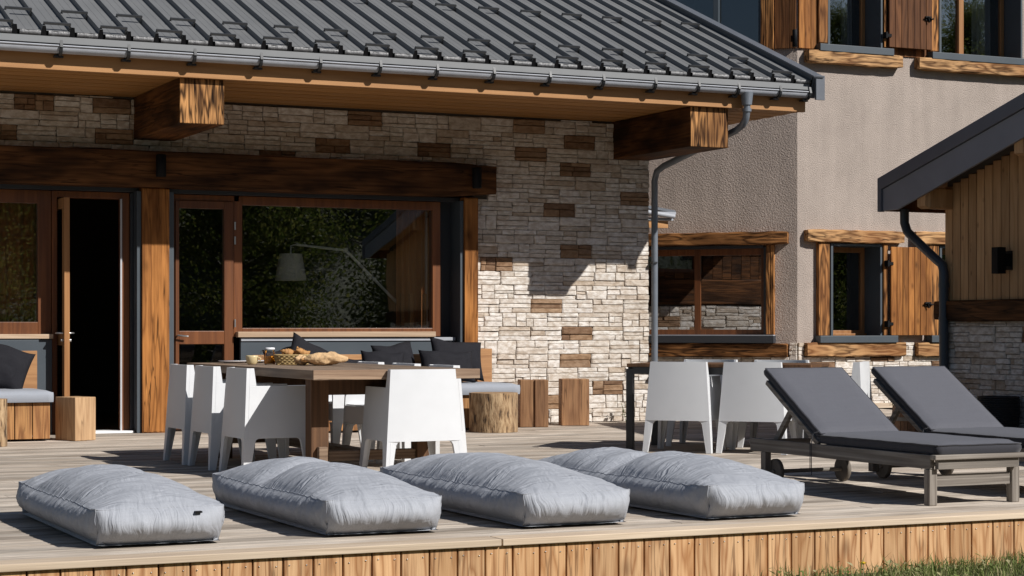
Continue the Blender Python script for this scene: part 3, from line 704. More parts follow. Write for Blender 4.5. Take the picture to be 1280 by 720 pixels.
# ================================================================== HOUSE TWO (rendered, cladding above)
h2 = empty('rendered_house', (13.9, 21, 0), 'tall taupe rendered house with stone base, timber lintels and clad upper storey', 'house')
winB1 = (14.385, 15.192, .95, 2.15); winB2 = (16.127, 17.0, .95, 2.15); upB1 = (14.34, 15.20, 4.72, 6.2); upB2 = (16.12, 17.52, 4.72, 6.2)
winA = (.42, 2.35, .95, 2.10); upA = (.47, 1.75, 4.66, 6.2)
hB = [winB1, winB2, upB1, upB2]; hA = [winA, upA]
wallB = wallgrid('render_wall', WB, 13.9, 22, -.1, 6.5, hB, .35, M['stucco_fine'], h2)
wallA = wallgrid('render_wall', WA, 0, 4.6, -.1, 6.5, hA, .35, M['stucco'], h2)
for i, nm in ((0, 'B'), (1, 'A')):
    Wm, ho, a1 = ((WB, [winB1, winB2, (13.98, 15.55, .675, .95), (15.73, 17.6, .675, .95)], 18.5) if i == 0 else (WA, [winA, (.1, 2.6, .675, .95)], 3.2))
    sb = wbox('stone_base', Wm, (13.9 if i == 0 else .0)+.002, a1, -.004, .0, -.1, .84, M['mortar'], h2, 0)
    stones(sb, TR(0, -.004, 0) @ Wm if i == 0 else TR(-.003, -.003, 0) @ Wm, 0 if i == 0 else rad(-45), 13.9 if i == 0 else 0.0, a1, 0, .86, ho, 21+i, limit=300 if i == 0 else 150)
wbox('plinth_board', WB, 13.95, 18.5, -.1, -.04, .0, .065, M['deck_edge'], h2)
# timber trims on B
hewn('lintel_beam', WB, 14.0, 15.515, -.11, .02, 2.16, 2.325, M['beam_x'], h2, .02, 3)
hewn('lintel_beam', WB, 15.705, 17.6, -.11, .02, 2.165, 2.33, M['beam_x'], h2, .02, 4)
hewn('sill_beam', WB, 13.99, 15.54, -.11, .02, .68, .862, M['beam_x'], h2, .012, 6)
hewn('sill_beam', WB, 15.735, 17.6, -.11, .02, .675, .86, M['beam_x'], h2, .012, 7)
hewn('upper_sill_beam', WB, 14.0, 15.475, -.13, .02, 4.475, 4.64, M['beam_x'], h2, .015, 8)
hewn('upper_sill_beam', WB, 15.745, 18.3, -.13, .02, 4.48, 4.64, M['beam_x'], h2, .015, 9)
def win_b(a0, a1, z0, z1, sill, mull=(), lit=True):
    s = MB().box(a0, a0+.035, -.05, .36, z0, z1, 0, WB).box(a1-.03, a1, -.05, .36, z0, z1, 0, WB).box(a0+.035, a1-.03, -.05, .36, z1-.03, z1, 0, WB)
    w = s.build('window', M['anth'], h2, .003)
    MB().box(sill[0], sill[1], -.14, .29, z0-.09, z0, 0, WB).build('metal_sill', M['anth'], w, .004)
    fr = MB(); q = .052; D = .30
    fa, fb = a0+.036, a1-.031
    fr.box(fa, fa+q, D, D+.06, z0, z1-.03, 0, WB).box(fb-q, fb, D, D+.06, z0, z1-.03, 0, WB).box(fa+q, fb-q, D, D+.06, z1-.10, z1-.03, 0, WB).box(fa+q, fb-q, D, D+.06, z0, z0+.07, 0, WB)
    for m0 in mull: fr.box(m0-.04, m0+.04, D-.01, D+.05, z0+.07, z1-.10, 0, WB)
    fr.box(fa, fb, D-.05, D-.001, z0, z0+.03, 0, WB)
    fr.build('window_frame', M['frame_light'], w, .003)
    pane(WB, fa+q-.005, fb-q+.005, D+.03, z0+.07, z1-.10, w)
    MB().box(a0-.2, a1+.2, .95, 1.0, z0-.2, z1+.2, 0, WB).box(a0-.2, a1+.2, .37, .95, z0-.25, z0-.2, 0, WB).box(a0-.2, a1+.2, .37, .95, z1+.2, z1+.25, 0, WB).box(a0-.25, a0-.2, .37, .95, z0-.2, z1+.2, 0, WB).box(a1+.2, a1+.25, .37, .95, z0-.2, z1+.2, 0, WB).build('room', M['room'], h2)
    return w
win_b(*winB1, (14.162, 15.385)); win_b(*winB2, (15.93, 17.2)); win_b(*upB1, (14.162, 15.32)); win_b(*upB2, (15.943, 17.516), mull=(16.75,))
curtain(14.92, 15.08, .5, 4.75, 6.1, M['curtain_grey'], 'pale curtain inside the upper window left of the dark shutter', 3, .03, WB)
curtain(17.1, 17.4, .5, 4.75, 6.1, M['curtain_grey'], 'pale curtain inside the upper right window', 3, .03, WB)
curtain(16.15, 16.55, .45, .97, 2.1, M['curtain_grey'], 'white curtain in the half-hidden lower window behind the shed pipe', 4, .03, WB)
def vpost(Wm, a0, a1, z0, z1, mat, d0=-.07, seed=1): return hewn('timber_post', Wm, a0, a1, d0, .02, z0, z1, mat, h2, 0, seed, .002)
vpost(WB, 14.187, 14.348, .945, 2.16, M['post_dark'], seed=11); vpost(WB, 15.205, 15.268, .945, 2.16, M['post_dark'], seed=12); vpost(WB, 15.945, 16.09, .945, 2.16, M['post_dark'], seed=13)
vpost(WB, 14.187, 14.323, 4.735, 6.3, M['post_dark'], seed=14); vpost(WB, 15.215, 15.25, 4.735, 6.3, M['post_dark'], seed=15); vpost(WB, 15.956, 16.085, 4.735, 6.3, M['post_dark'], seed=16)
# cladding above, between posts
for i in range(3): wbox('cladding_board', WB, 13.905+i*.092, 13.905+i*.092+.086, -.035, -.002, 4.66, 6.4, M['shutter'], h2, .004)
for i in range(7): wbox('cladding_board', WB, 15.27+i*.098, 15.27+i*.098+.094, -.02, -.002, 4.645, 6.4, M['clad'], h2, .004)
for i in range(3): wbox('cladding_board', WA, .012+i*.094, .012+i*.094+.088, -.035, -.002, 4.66, 6.4, M['clad'], h2, .004)
vpost(WA, .30, .46, 4.62, 6.4, M['post_dark'], -.09, 17)
for i in range(6): wbox('cladding_board', WA, 1.78+i*.12, 1.78+i*.12+.114, -.035, -.002, 4.3, 6.4, M['clad'], h2, .004)
wbox('cladding_board', WA, .48, 1.76, -.035, -.002, 4.25, 4.65, M['clad'], h2, .004)
# window on angled face, lower
wa = MB().box(.395, .43, -.05, .2, .955, 2.10, 0, WA).box(.43, 2.5, -.05, .2, 2.085, 2.125, 0, WA)
wa = wa.build('window', M['anth_dark'], h2, .003)
MB().box(.28, 2.6, -.14, .2, .855, .95, 0, WA).build('metal_sill', M['anth_dark'], wa, .004); MB().box(.29, 2.6, -.13, .15, .951, .962, 0, WA).build('sill_cap', M['zinc'], wa)
fra = MB().box(.43, .48, .02, .08, .962, 2.085, 0, WA).box(1.29, 1.37, .02, .08, .962, 2.085, 0, WA).box(2.3, 2.36, .02, .08, .962, 2.085, 0, WA).box(.48, 1.29, .02, .08, 2.0, 2.085, 0, WA).box(1.37, 2.3, .02, .08, 2.0, 2.085, 0, WA).box(.48, 1.29, .02, .08, .962, 1.03, 0, WA).box(1.37, 2.3, .02, .08, .962, 1.03, 0, WA)
fra.build('window_frame', M['frame'], wa, .003)
M['glass_mirror'] = glassmat('reflective_window_glass', .3, .42)
M['glass_upper'] = glassmat('upper_window_glass', .75, .10)
pane(WA, .48, 1.29, .05, 1.03, 2.0, wa, mat=M['glass_mirror']); pane(WA, 1.37, 2.3, .05, 1.03, 2.0, wa, mat=M['glass_mirror'])
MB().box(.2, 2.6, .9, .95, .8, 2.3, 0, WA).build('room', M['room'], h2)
hewn('lintel_beam', WA, .11, 3.0, -.12, .02, 2.13, 2.295, M['beam_a'], h2, .015, 21)
hewn('sill_beam', WA, .115, 3.0, -.12, .02, .672, .848, M['beam_a'], h2, .012, 22)
hewn('timber_post', WA, .292, .392, -.08, .02, .962, 2.13, M['post_dark'], h2, 0, 23, .002)
# upper window on the angled face (the sky's blue reflection is painted on a sheet behind the panes)
ua = MB().box(.462, .50, -.05, .2, 4.66, 6.2, 0, WA).box(1.03, 1.10, -.05, .2, 4.66, 6.2, 0, WA).box(1.70, 1.75, -.05, .2, 4.66, 6.2, 0, WA).box(.5, 1.03, -.05, .2, 4.66, 4.72, 0, WA).box(1.1, 1.7, -.05, .2, 4.66, 4.72, 0, WA).build('window', M['anth'], h2, .003)
pane(WA, .5, 1.03, .03, 4.72, 6.2, ua, mat=M['glass_upper']); pane(WA, 1.1, 1.7, .03, 4.72, 6.2, ua, mat=M['glass_upper'])
MB().box(.45, 1.8, .12, .14, 4.6, 6.3, 0, WA).build('painted_sky_sheet', M['blue_glass_back'], h2)  # added sheet, coloured to give the panes their sky reflection
# shutters
def shutter(a0, a1, z0, z1, mat, depth=-.12, name_label=None):
    sh = MB().box(a0+.03, a1-.03, depth+.028, depth+.04, z0+.12, z0+.22, 0, WB).box(a0+.03, a1-.03, depth+.028, depth+.04, z1-.22, z1-.12, 0, WB).build('shutter', mat, h2)
    n = 7; w = (a1-a0)/n
    for i in range(n): MB().box(a0+i*w+.003, a0+(i+1)*w-.003, depth, depth+.027, z0, z1, 0, WB).build('plank', mat, sh, .004)
    hk = MB().tube([(a1-.13, depth-.03, z0+.42), (a1-.09, depth-.035, z0+.43), (a1-.03, depth-.03, z0+.40), (a1+.0, depth-.02, z0+.41)], .012, 8, 0, True, WB).tube([(a1-.09, depth-.03, z0+.43), (a1-.07, depth-.035, z0+.36)], .01, 8, 0, True, WB).box(a1-.12, a1-.02, depth-.02, depth-.004, z0+.385, z0+.44, 0, WB)
    hk.build('latch', M['black'], sh)
    MB().box(a0-.05, a0+.03, depth-.012, depth-.002, z0+.13, z0+.17, 0, WB).box(a0-.07, a0-.045, depth-.03, depth+.05, z0+.11, z0+.19, 0, WB).box(a0-.05, a0+.03, depth-.012, depth-.002, z1-.24, z1-.2, 0, WB).box(a0-.07, a0-.045, depth-.03, depth+.05, z1-.26, z1-.18, 0, WB).build('hinge', M['black'], sh)
    return sh
s1 = shutter(15.283, 15.943, .955, 2.118, M['shutter']); s1['label'] = 'golden brown plank shutter'
s2 = shutter(15.256, 15.95, 4.745, 6.3, M['shutter_dark']); s2['label'] = 'dark weathered plank shutter'
rebase(h2)
wall_light((13.79, 20.95, 4.765), .033, .22, 'slim dark cylinder light on the upper cladding at the corner of the rendered house')

# ================================================================== SHED (right)
sh_ = empty('timber_shed', (14, 12, 0), 'timber shed with anthracite gable trim, knotty board wall and stone base', 'shed')
wsx = wallgrid('shed_wall', WS, 7.9, 15.55, -.3, 2.6, [], .2, M['mortar'], sh_, .002)
MB().prism([(12.065, 7.9, 2.6), (12.065, 15.55, 2.6), (12.065, 11.95, 3.58), (12.065, 11.9, 3.58)], (.19, 0, 0)).build('shed_gable', M['mortar'], sh_)
MB().box(12.07, 18, 15.35, 15.55, -.3, 2.55).box(12.07, 18, 7.9, 8.1, -.3, 2.55).box(17.8, 18, 8.1, 15.35, -.3, 2.55).build('shed_wall', M['shed_wood'], sh_)
def zroof(y): return 2.30+.28*(16.15-y) if y > 11.95 else 2.30+.28*(16.15-11.95)-.28*(11.95-y)
y = 15.55; i = 0
while y > 7.95:
    y1 = y; y0 = y-.122
    zz = min(zroof(y0), zroof(y1))-.02
    MB().box(y0+.010, y1, -.026, -.001, 1.322, zz, 0, WS).build('cladding_board', M['shed_wood'], sh_, .004); y = y0
hewn('base_beam', WS, 7.9, 15.66, -.10, .02, 1.115, 1.32, M['beam_side'], sh_, .03, 31)
stones(wsx, TR(.001, 0, 0) @ WS, rad(-90), 7.9, 15.55, 0, 1.115, [], 33, limit=300)
# roof: two slopes
for sgn in (1, -1):
    pts = [(11.95, 3.72), (11.95+sgn*4.2, 2.545), (11.95+sgn*4.2, 2.40), (11.95, 3.58)]
    MB().prism([(11.72, p[0], p[1]) for p in pts], (7, 0, 0)).build('shed_roof', M['anth_dark'], sh_)
    # gable trim: two stepped bands
    E_ = 11.95+sgn*4.2
    MB().prism([(11.65, 11.95, 3.74), (11.65, E_, 2.565), (11.65, E_, 2.225), (11.65, E_-sgn*.06, 2.225), (11.65, E_-sgn*.06, 2.455), (11.65, 11.95, 3.60)], (.05, 0, 0)).build('gable_trim', M['gtrim'], sh_, .004)
    MB().prism([(11.675, 11.95, 3.597), (11.675, E_-sgn*.063, 2.452), (11.675, E_-sgn*.063, 2.235), (11.675, E_-sgn*.30, 2.235), (11.675, 11.95, 3.37)], (.03, 0, 0)).build('gable_board', M['gboard'], sh_, .003)
    MB().prism([(11.71, 11.95, 3.575), (11.71, E_, 2.395), (11.71, E_, 2.36), (11.71, 11.95, 3.54)], (6, 0, 0)).build('roof_lining', M['shed_wood'], sh_)
    MB().box(11.71, 18, E_-.03, E_+.03, 2.235, 2.40).build('eave_board', M['clad'], sh_)
for yy in (15.5, 14.05, 11.95, 9.8):
    zt = zroof(yy)-.055 if yy != 11.95 else 3.38
    hewn('purlin', TR(0, yy, 0), 11.71, 12.4, -.07, .07, zt-.20, zt, M['shed_wood'], sh_, .02, int(yy*10))
MB().tube([(11.95, 16.1, 2.26), (11.95, 16.1, 2.12), (11.955, 16.06, 2.03), (11.96, 15.98, 1.97), (11.975, 15.62, 1.735), (11.98, 15.53, 1.68), (11.98, 15.5, 1.6), (11.98, 15.5, .02)], .046, 14).tube([(11.98, 15.5, 1.50), (11.98, 15.5, 1.45)], .052, 14).tube([(11.98, 15.5, 1.16), (11.98, 15.5, 1.12)], .052, 14).build('downpipe', M['pipe_dark'], sh_)
rebase(sh_)
wl = empty('wall_light', (12.034, 14.6, 1.69), 'black box wall light on the shed boards', 'wall light', 0, 'black wall lights')
MB().box(-.16, -.06, -.045, .045, -.125, .125).build('lamp_body', M['black'], wl, .004)
MB().box(-.06, .0, -.06, -.0, -.06, .06).box(-.006, .0, -.07, .07, -.09, .09).build('bracket', M['black'], wl)

# ================================================================== floor cushions
def bag_mesh(seed, L=1.95, Wd=.66, dips=((.55, .05),), h=.186, crown=.13):
    nx, ny, nz = 44, 120, 14
    r = random.Random(seed); sx = r.uniform(0, 50)
    vs = {}; V = []; Fc = []
    def P(u, v, w):   # u,v in -1..1 ; w 0..1
        X = u*Wd/2; Y = v*L/2
        au, av = abs(u), abs(v)
        prof = (max(0, 1-au**2.2))**.85*(max(0, 1-av**3.2))**.8
        top = h + crown*prof
        for (c, dp) in dips: top -= dp*math.exp(-((v-c)/.10)**2)*(1-au**4)*(1.0)
        edge_ = max(au, av)
        wr = noise.noise((X*5+sx, Y*15+X*6, seed))*.009 + noise.noise((X*5, Y*30+sx, seed+4))*.013*au**3 + noise.noise((X*30, Y*5+sx, seed+9))*.012*av**8
        wr += .016*noise.noise((X*3+sx, Y*3, 7)) + .005*noise.noise((X*9+sx, Y*44+X*9, 17))*(1-av**4)
        top += wr*(1-.5*edge_**8)
        hang = .05*av**6
        bot = .004 + .012*max(au**8, av**10)
        z = bot+(top-bot)*w
        bul = math.sin(math.pi*min(1, w))**.8
        ox = oy = 0
        if au > .999:
            k = .066*(1-av**5) + .011*noise.noise((Y*12+w*2+sx, w*1.2, 3)) + .021*noise.noise((Y*34+w*3+sx, w*1.2, 5))*(.4+.6*abs(2*w-1))
            ox = math.copysign(1, u)*(k*bul - .05*(1-w)**2.5)
        if av > .999:
            k = .07*(1-au**5) + .009*noise.noise((X*14+w*1.5+sx, w*1.2, 11)) + .016*noise.noise((X*34+w*2+sx, w*1.2, 13))*(.4+.6*abs(2*w-1))
            oy = math.copysign(1, v)*(k*bul - .05*(1-w)**2.5)
        # plan outline: sides draw in a little between the corners
        X *= 1-.035*(1-av**3)*0 - .02*math.cos(v*1.5)*0
        cr = (au*av)**10
        X *= 1-.02*cr; Y *= 1-.012*cr
        return (X+ox, Y+oy, z)
    def vid(i, j, k):
        key = (i, j, k)
        if key not in vs:
            u = -1+2*i/nx; v = -1+2*j/ny
            vs[key] = len(V); V.append(P(u, v, k/nz))
        return vs[key]
    for j in range(ny):
        for i in range(nx):
            Fc.append((vid(i, j, nz), vid(i+1, j, nz), vid(i+1, j+1, nz), vid(i, j+1, nz)))
            Fc.append((vid(i, j, 0), vid(i, j+1, 0), vid(i+1, j+1, 0), vid(i+1, j, 0)))
    for k in range(nz):
        for i in range(nx):
            Fc.append((vid(i, 0, k), vid(i+1, 0, k), vid(i+1, 0, k+1), vid(i, 0, k+1)))
            Fc.append((vid(i, ny, k), vid(i, ny, k+1), vid(i+1, ny, k+1), vid(i+1, ny, k)))
        for j in range(ny):
            Fc.append((vid(0, j, k), vid(0, j, k+1), vid(0, j+1, k+1), vid(0, j+1, k)))
            Fc.append((vid(nx, j, k), vid(nx, j+1, k), vid(nx, j+1, k+1), vid(nx, j, k+1)))
    seam = []
    for lvl in (nz, 1):
        seam.append([V[vid(i, 0, lvl)] for i in range(nx+1)] + [V[vid(nx, j, lvl)] for j in range(1, ny+1)] + [V[vid(i, ny, lvl)] for i in range(nx-1, -1, -1)] + [V[vid(0, j, lvl)] for j in range(ny-1, -1, -1)])
    cor = [[V[vid(i, j, k)] for k in range(1, nz+1)] for i in (0, nx) for j in (0, ny)]
    return V, Fc, seam, cor
bags = [((2.41, 10.07, 0), 0, ((.55, .035), (-.15, .012)), 'left-most plump grey floor cushion lying at the deck edge', 3, 1.9),
        ((3.565, 10.13, 0), .0, ((.12, .055),), 'grey floor cushion with a crease across its middle, in front of the dining table', 8, 2.02),
        ((4.635, 10.11, 0), .0, ((.5, .02),), 'taut grey floor cushion in front of the white end chair', 13, 2.08),
        ((5.70, 10.13, 0), .02, ((.08, .06), (.3, .02)), 'right-most grey floor cushion with a folded dip, beside the front sun lounger', 21, 2.2)]
for (loc, rz, dips, label, seed, Lg) in bags:
    e = empty('floor_cushion', loc, label, 'floor cushion', rz, 'grey floor cushions along the deck edge')
    V, Fc, seam, cor = bag_mesh(seed, Lg, .64, dips)
    o = MB().add(V, Fc, 0, True).build('cover', M['cush'], e)
    sm_ = MB()
    for s in seam[:1]: sm_.tube(s, .0026, 5, 0, False)
    for s in cor: sm_.tube(s, .0026, 5, 0, False)
    sm_.build('piping', M['cush'], e)
    if seed == 3: MB().box(.155, .187, -Lg/2-.062, -Lg/2-.030, .160, .168).build('label_tag', M['black'], e)

# ================================================================== chairs
def chair_proto():
    e = empty('armchair', (0, 0, 0), 'x', 'chair')
    # local: x right, y forward, back at y<0 ; outer shell tapers upwards
    def ox(z): return .30-.058*z/.77
    def yb(z): return -.26+.045*z/.77
    def yf(z): return .26-.02*z/.66
    TH = .024; H0, HA, HT = .27, .64, .765
    def panel_back(poly, name, mi=0):   # poly in (s in -1..1 across, z); s scaled to ox
        out = [(s*ox(z), yb(z), z) for s, z in poly]; inn = [(s*(ox(z)-0), yb(z)+TH, z) for s, z in poly]
        return out, inn
    def solid(out, inn):
        n = len(out); return out+inn, [list(range(n)), list(range(n, 2*n))[::-1]] + [(i, n+i, n+(i+1) % n, (i+1) % n) for i in range(n)]
    # backrest
    mb = MB(); nb = 10; ss = [-1+2*q/nb for q in range(nb+1)]; zs = (H0, HA, HT)
    def bk_pt(q, z, off): return (q*ox(z), yb(z)-.014*(1-q*q)+off, z)
    k = nb+1
    for off in (0, TH):
        mb.add([bk_pt(q, z, off) for z in zs for q in ss], [(j*k+q, j*k+q+1, (j+1)*k+q+1, (j+1)*k+q) for j in range(2) for q in range(nb)], 0, True)
    rimp = [(q, H0) for q in ss] + [(1, HA)] + [(q, HT) for q in ss[::-1]] + [(-1, HA)]
    nr = len(rimp)
    mb.add([bk_pt(q, z, 0) for q, z in rimp]+[bk_pt(q, z, TH) for q, z in rimp], [(q, (q+1) % nr, nr+(q+1) % nr, nr+q) for q in range(nr)])
    for s in (-1, 1):    # upper wings of the back
        po = []
        for (t, z) in ((0, HA), (.052, HA), (.030, HT), (0, HT)): po.append((s*ox(z), yb(z)+TH+t, z))
        pi = [(s*(abs(p[0])-TH), p[1], p[2]) for p in po]
        v, f = solid(po, pi); mb.add(v, f)
    # curved inner face of the back
    n = 12; vv = []
    for z in (.44, HT-.004):
        for q in range(n+1):
            t = q/n*2-1; vv.append((t*(ox(z)-.02), yb(z)+TH+.004+.03*t*t, z))
    mb.add(vv, [(q, q+1, n+1+q+1, n+1+q) for q in range(n)], 0, True)
    mb.build('backrest', M['white'], e, .0018)
    for s in (-1, 1):
        def side(poly):
            po = [(s*ox(z), y_, z) for y_, z in poly]; pi = [(s*(ox(z)-TH), y_, z) for y_, z in poly]
            return solid(po, pi)
        P_ = [(yb(H0)+TH+.0005, H0), (yf(H0), H0), (yf(HA), HA), (yb(HA)+TH+.05, HA), (yb(HA)+TH+.0005, HA)]
        v, f = side(P_); MB().add(v, f).build('armrest', M['white'], e, .0018)
        # legs: L section
        for back in (True, False):
            m2 = MB()
            y0 = yb if back else yf; sg = 1 if back else -1
            po = [(s*ox(H0), y0(H0), H0), (s*ox(0), y0(0), 0), (s*ox(0), y0(0)+sg*.048, 0), (s*ox(H0-.03), y0(H0)+sg*.078, H0-.03), (s*ox(H0-.01), y0(H0)+sg*.086, H0-.01), (s*ox(H0), y0(H0)+sg*.105, H0)]
            pi = [(s*(abs(p[0])-TH*1.1), p[1], p[2]) for p in po]; v, f = solid(po, pi); m2.add(v, f)
            w0, w1 = .078, .046
            po = [(s*(ox(H0)-TH*1.1), y0(H0), H0), (s*(ox(0)-TH*1.1), y0(0), 0), (s*(ox(0)-w1), y0(0), 0), (s*(ox(H0)-w0+.012), y0(H0), H0-.03), (s*(ox(H0)-w0), y0(H0), H0-.01), (s*(ox(H0)-w0-.02), y0(H0), H0)]
            pi = [(p[0], p[1]+sg*TH*1.1, p[2]) for p in po]; v, f = solid(po, pi); m2.add(v, f)
            m2.build('leg', M['white'], e, .0012)
    st = MB().box(-.262, .262, -.20, .235, .40, .435)
    v, f = solid([(-ox(.3)+.026, yf(.3), .283), (ox(.3)-.026, yf(.3), .283), (ox(.42)-.026, yf(.42), .425), (-ox(.42)+.026, yf(.42), .425)], [(-ox(.3)+.026, yf(.3)-TH, .283), (ox(.3)-.026, yf(.3)-TH, .283), (ox(.42)-.026, yf(.42)-TH, .425), (-ox(.42)+.026, yf(.42)-TH, .425)])
    st.add(v, f).build('seat', M['white'], e, .004)
    return e
cp0 = chair_proto(); first = True
def chair(x, y, rz, label, group):
    global first
    o = cp0 if first else copy_tree(cp0); first = False
    o.location = (x, y, 0); o.rotation_euler = (0, 0, rz); o['label'] = label; o['group'] = group
    return o
GD, GB = 'white armchairs at the wooden dining table', 'white armchairs at the rear dining table'
q90 = -math.pi/2      # facing +x
chair(5.11, 12.57, .0, 'white armchair at the near end of the wooden table, its sunlit back to the viewer', GD)
chair(4.30, 13.37, q90, 'nearest of three white armchairs along the left side of the wooden table', GD)
chair(4.28, 14.13, q90, 'middle one of three white armchairs along the left side of the wooden table', GD)
chair(4.26, 14.78, q90, 'farthest of three white armchairs left of the wooden table, by the wood post', GD)
chair(5.66, 13.72, -q90, 'nearest white armchair on the far right side of the wooden table, mostly hidden', GD)
chair(5.66, 14.50, -q90, 'middle white armchair on the far right side of the wooden table', GD)
chair(5.66, 15.30, -q90, 'farthest white armchair on the far right side of the wooden table, behind the bread', GD)

# ================================================================== dining table
tb = empty('dining_table', (4.95, 14, 0), 'thick weathered wooden dining table laid for breakfast', 'table')
for i in range(6):
    w = 1.22/6; x0_ = 4.337+i*w
    MB().box(x0_+.0015, x0_+w-.0015, 12.445, 15.60, .698, .763-R.uniform(0, .002)).build('tabletop_board', M['table'], tb, .004)
MB().box(4.332, 5.57, 12.42, 12.444, .696, .764).build('end_board', M['table_x'], tb, .004)
for (x, y_) in ((4.45, 12.80), (5.25, 12.80), (4.45, 15.1), (5.25, 15.1)): MB().box(x, x+.13, y_, y_+.13, 0, .697).build('leg', M['table_leg'], tb, .005)
for y_ in (12.82, 15.12):
    MB().box(4.581, 5.249, y_, y_+.09, .58, .696).build('apron', M['table_leg'], tb, .004); MB().box(4.581, 5.249, y_+.01, y_+.1, .115, .185).build('stretcher', M['table_x'], tb, .004)
MB().box(4.49, 4.555, 12.75, 12.799, .10, .22).build('tenon', M['table_x'], tb, .004); MB().box(4.86, 4.98, 12.93, 15.1, .12, .18).build('stretcher', M['table'], tb, .004)
rebase(tb)

# things on the table
M['bread'] = plain('bread_crust', (.42, .21, .07), .75, 0, .55, 30, .6, 60)
M['bread_flour'] = plain('floured_crust', (.55, .36, .19), .85, 0, .5, 22, .8, 40, bdist=.01)
M['wicker'] = plain('wicker', (.40, .28, .12), .7, 0, .35, 60)
M['juice'] = plain('orange_juice', (.85, .36, .03), .4)
M['ceramic'] = plain('cream_ceramic', (.62, .50, .28), .3, 0, .06)
M['plate'] = plain('white_china', (.75, .75, .77), .25, 0, .02)
def blob(mb, c, ax, rr, n=22, seed=0, amp=.12, mat=0):
    # lumpy elongated body along ax
    vs = []; fs = []; k = 34
    A0 = Vector(ax); up = Vector((0, 0, 1)); sdv = A0.normalized().cross(up)
    for i in range(k+1):
        t = i/k; w = math.sin(math.pi*min(max(t, .02), .98))**.5
        cc = Vector(c)+A0*(t-.5)
        for j in range(n):
            a = 2*math.pi*j/n; r_ = rr*w*(1+amp*noise.noise((t*4+seed, math.cos(a)*1.3, math.sin(a)*1.3))+.16*noise.noise((t*16+seed, math.cos(a)*4, math.sin(a)*4)))
            vs.append(cc+sdv*math.cos(a)*r_*1.15+up*math.sin(a)*r_*.85)
    for i in range(k):
        for j in range(n): fs.append((i*n+j, i*n+(j+1) % n, (i+1)*n+(j+1) % n, (i+1)*n+j))
    mb.add(vs, fs, mat, True); mb.add(vs[:n], [list(range(n))]); mb.add(vs[-n:], [list(range(n))])
TZ = .7645
bk_ = empty('bread_basket', (4.845, 14.39, TZ), 'woven wicker basket of croissants on the wooden table', 'basket', rad(-20))
ws = MB()
for k_ in range(6):
    z = .006+k_*.0135; kx = .115+.022*k_/6; ky = .085+.02*k_/6; pts = []
    for j in range(49):
        a = 2*math.pi*j/48; cx, sy = math.cos(a), math.sin(a)
        wob = .005*(1 if (j+k_) % 2 else -1)
        r4 = (abs(cx)**4+abs(sy)**4)**-.25
        pts.append(((kx+wob)*cx*r4, (ky+wob)*sy*r4, z))
    ws.tube(pts, .0075, 5, 0, False)
ws.build('weave', M['wicker'], bk_)
MB().box(-.11, .11, -.08, .08, 0, .008).build('base', M['wicker'], bk_)
def croissant(loc, rz, label):
    mb = MB(); pts = []; rs2 = []
    for i in range(23):
        t = i/22*2-1; a = t*1.25
        pts.append((math.sin(a)*.055, -math.cos(a)*.055+.03, 0)); rs2.append((.026*(1-abs(t)**1.6)+.004)*(1+.14*math.cos(i*1.9)))
    mb.tube(pts, rs2, 12)
    o = mb.build('croissant', M['bread'], None); o.location = loc; o.rotation_euler = (rad(15), rad(8), rz)
    return tag(o, label, 'croissant', 'croissants in the basket')
croissant((4.805, 14.40, TZ+.10), .3, 'golden croissant in the left part of the wicker basket'); croissant((4.865, 14.34, TZ+.105), 1.4, 'golden croissant in the middle of the wicker basket')
o = croissant((4.925, 14.36, TZ+.112), -2.2, 'golden croissant standing at the right of the wicker basket'); o.rotation_euler = (rad(60), rad(20), -.4)
croissant((4.835, 14.44, TZ+.09), 2.4, 'golden croissant at the back of the wicker basket')
l1 = MB(); blob(l1, (0, 0, .05), (.33, -.06, .0), .056, seed=3, amp=.5); o = l1.build('bread_loaf', M['bread_flour'], None, recalc=True); o.location = (4.98, 13.98, TZ); tag(o, 'long rustic floured loaf lying at the front of the wooden table', 'bread')
l2_ = MB(); blob(l2_, (0, 0, .04), (.30, .03, .0), .045, seed=9, amp=.5); o = l2_.build('bread_loaf', M['bread'], None); o.location = (4.97, 14.12, TZ); tag(o, 'darker crusty loaf behind the long floured loaf', 'bread')
l3_ = MB(); blob(l3_, (0, 0, .038), (.07, -.10, .0), .042, seed=19, amp=.5); o = l3_.build('bread_loaf', M['bread_flour'], None); o.location = (4.84, 14.16, TZ); tag(o, 'small round loaf between the wicker basket and the long loaf', 'bread')
jg = empty('juice_jug', (4.715, 14.55, TZ), 'glass jug half full of orange juice beside the wicker basket', 'jug')
M['jugglass'] = glassmat('jug_glass', .97, .05)
MB().lathe([(.040, 0), (.046, .015), (.046, .075), (.036, .105), (.038, .125)], 20, cap=False).build('glass_body', M['jugglass'], jg)
MB().lathe([(.038, .004), (.043, .016), (.043, .066)], 20).build('juice', M['juice'], jg)
MB().lathe([(.039, .118), (.040, .130), (.03, .133)], 20).build('lid', M['plate'], jg)
MB().tube([(-.04, .0, .11), (-.07, .0, .105), (-.075, 0, .07), (-.045, 0, .045)], .006, 8).build('handle', M['jugglass'], jg)
cu = empty('cup', (4.586, 14.60, TZ), 'cream ceramic cup on the wooden table left of the jug', 'cup')
MB().lathe([(.030, 0), (.044, .012), (.05, .06), (.049, .07), (.045, .07), (.044, .02), (.01, .012)], 24).build('bowl', M['ceramic'], cu)
MB().tube([(.035, -.037, .055), (.052, -.055, .048), (.05, -.052, .025), (.034, -.034, .02)], .005, 8).build('handle', M['ceramic'], cu)
def plate(x, y_, label):
    o = MB().lathe([(.07, 0), (.085, .004), (.125, .016), (.125, .019), (.085, .009), (.01, .007)], 32).build('plate', M['plate'], None); o.location = (x, y_, TZ); tag(o, label, 'plate', 'white plates on the wooden table')
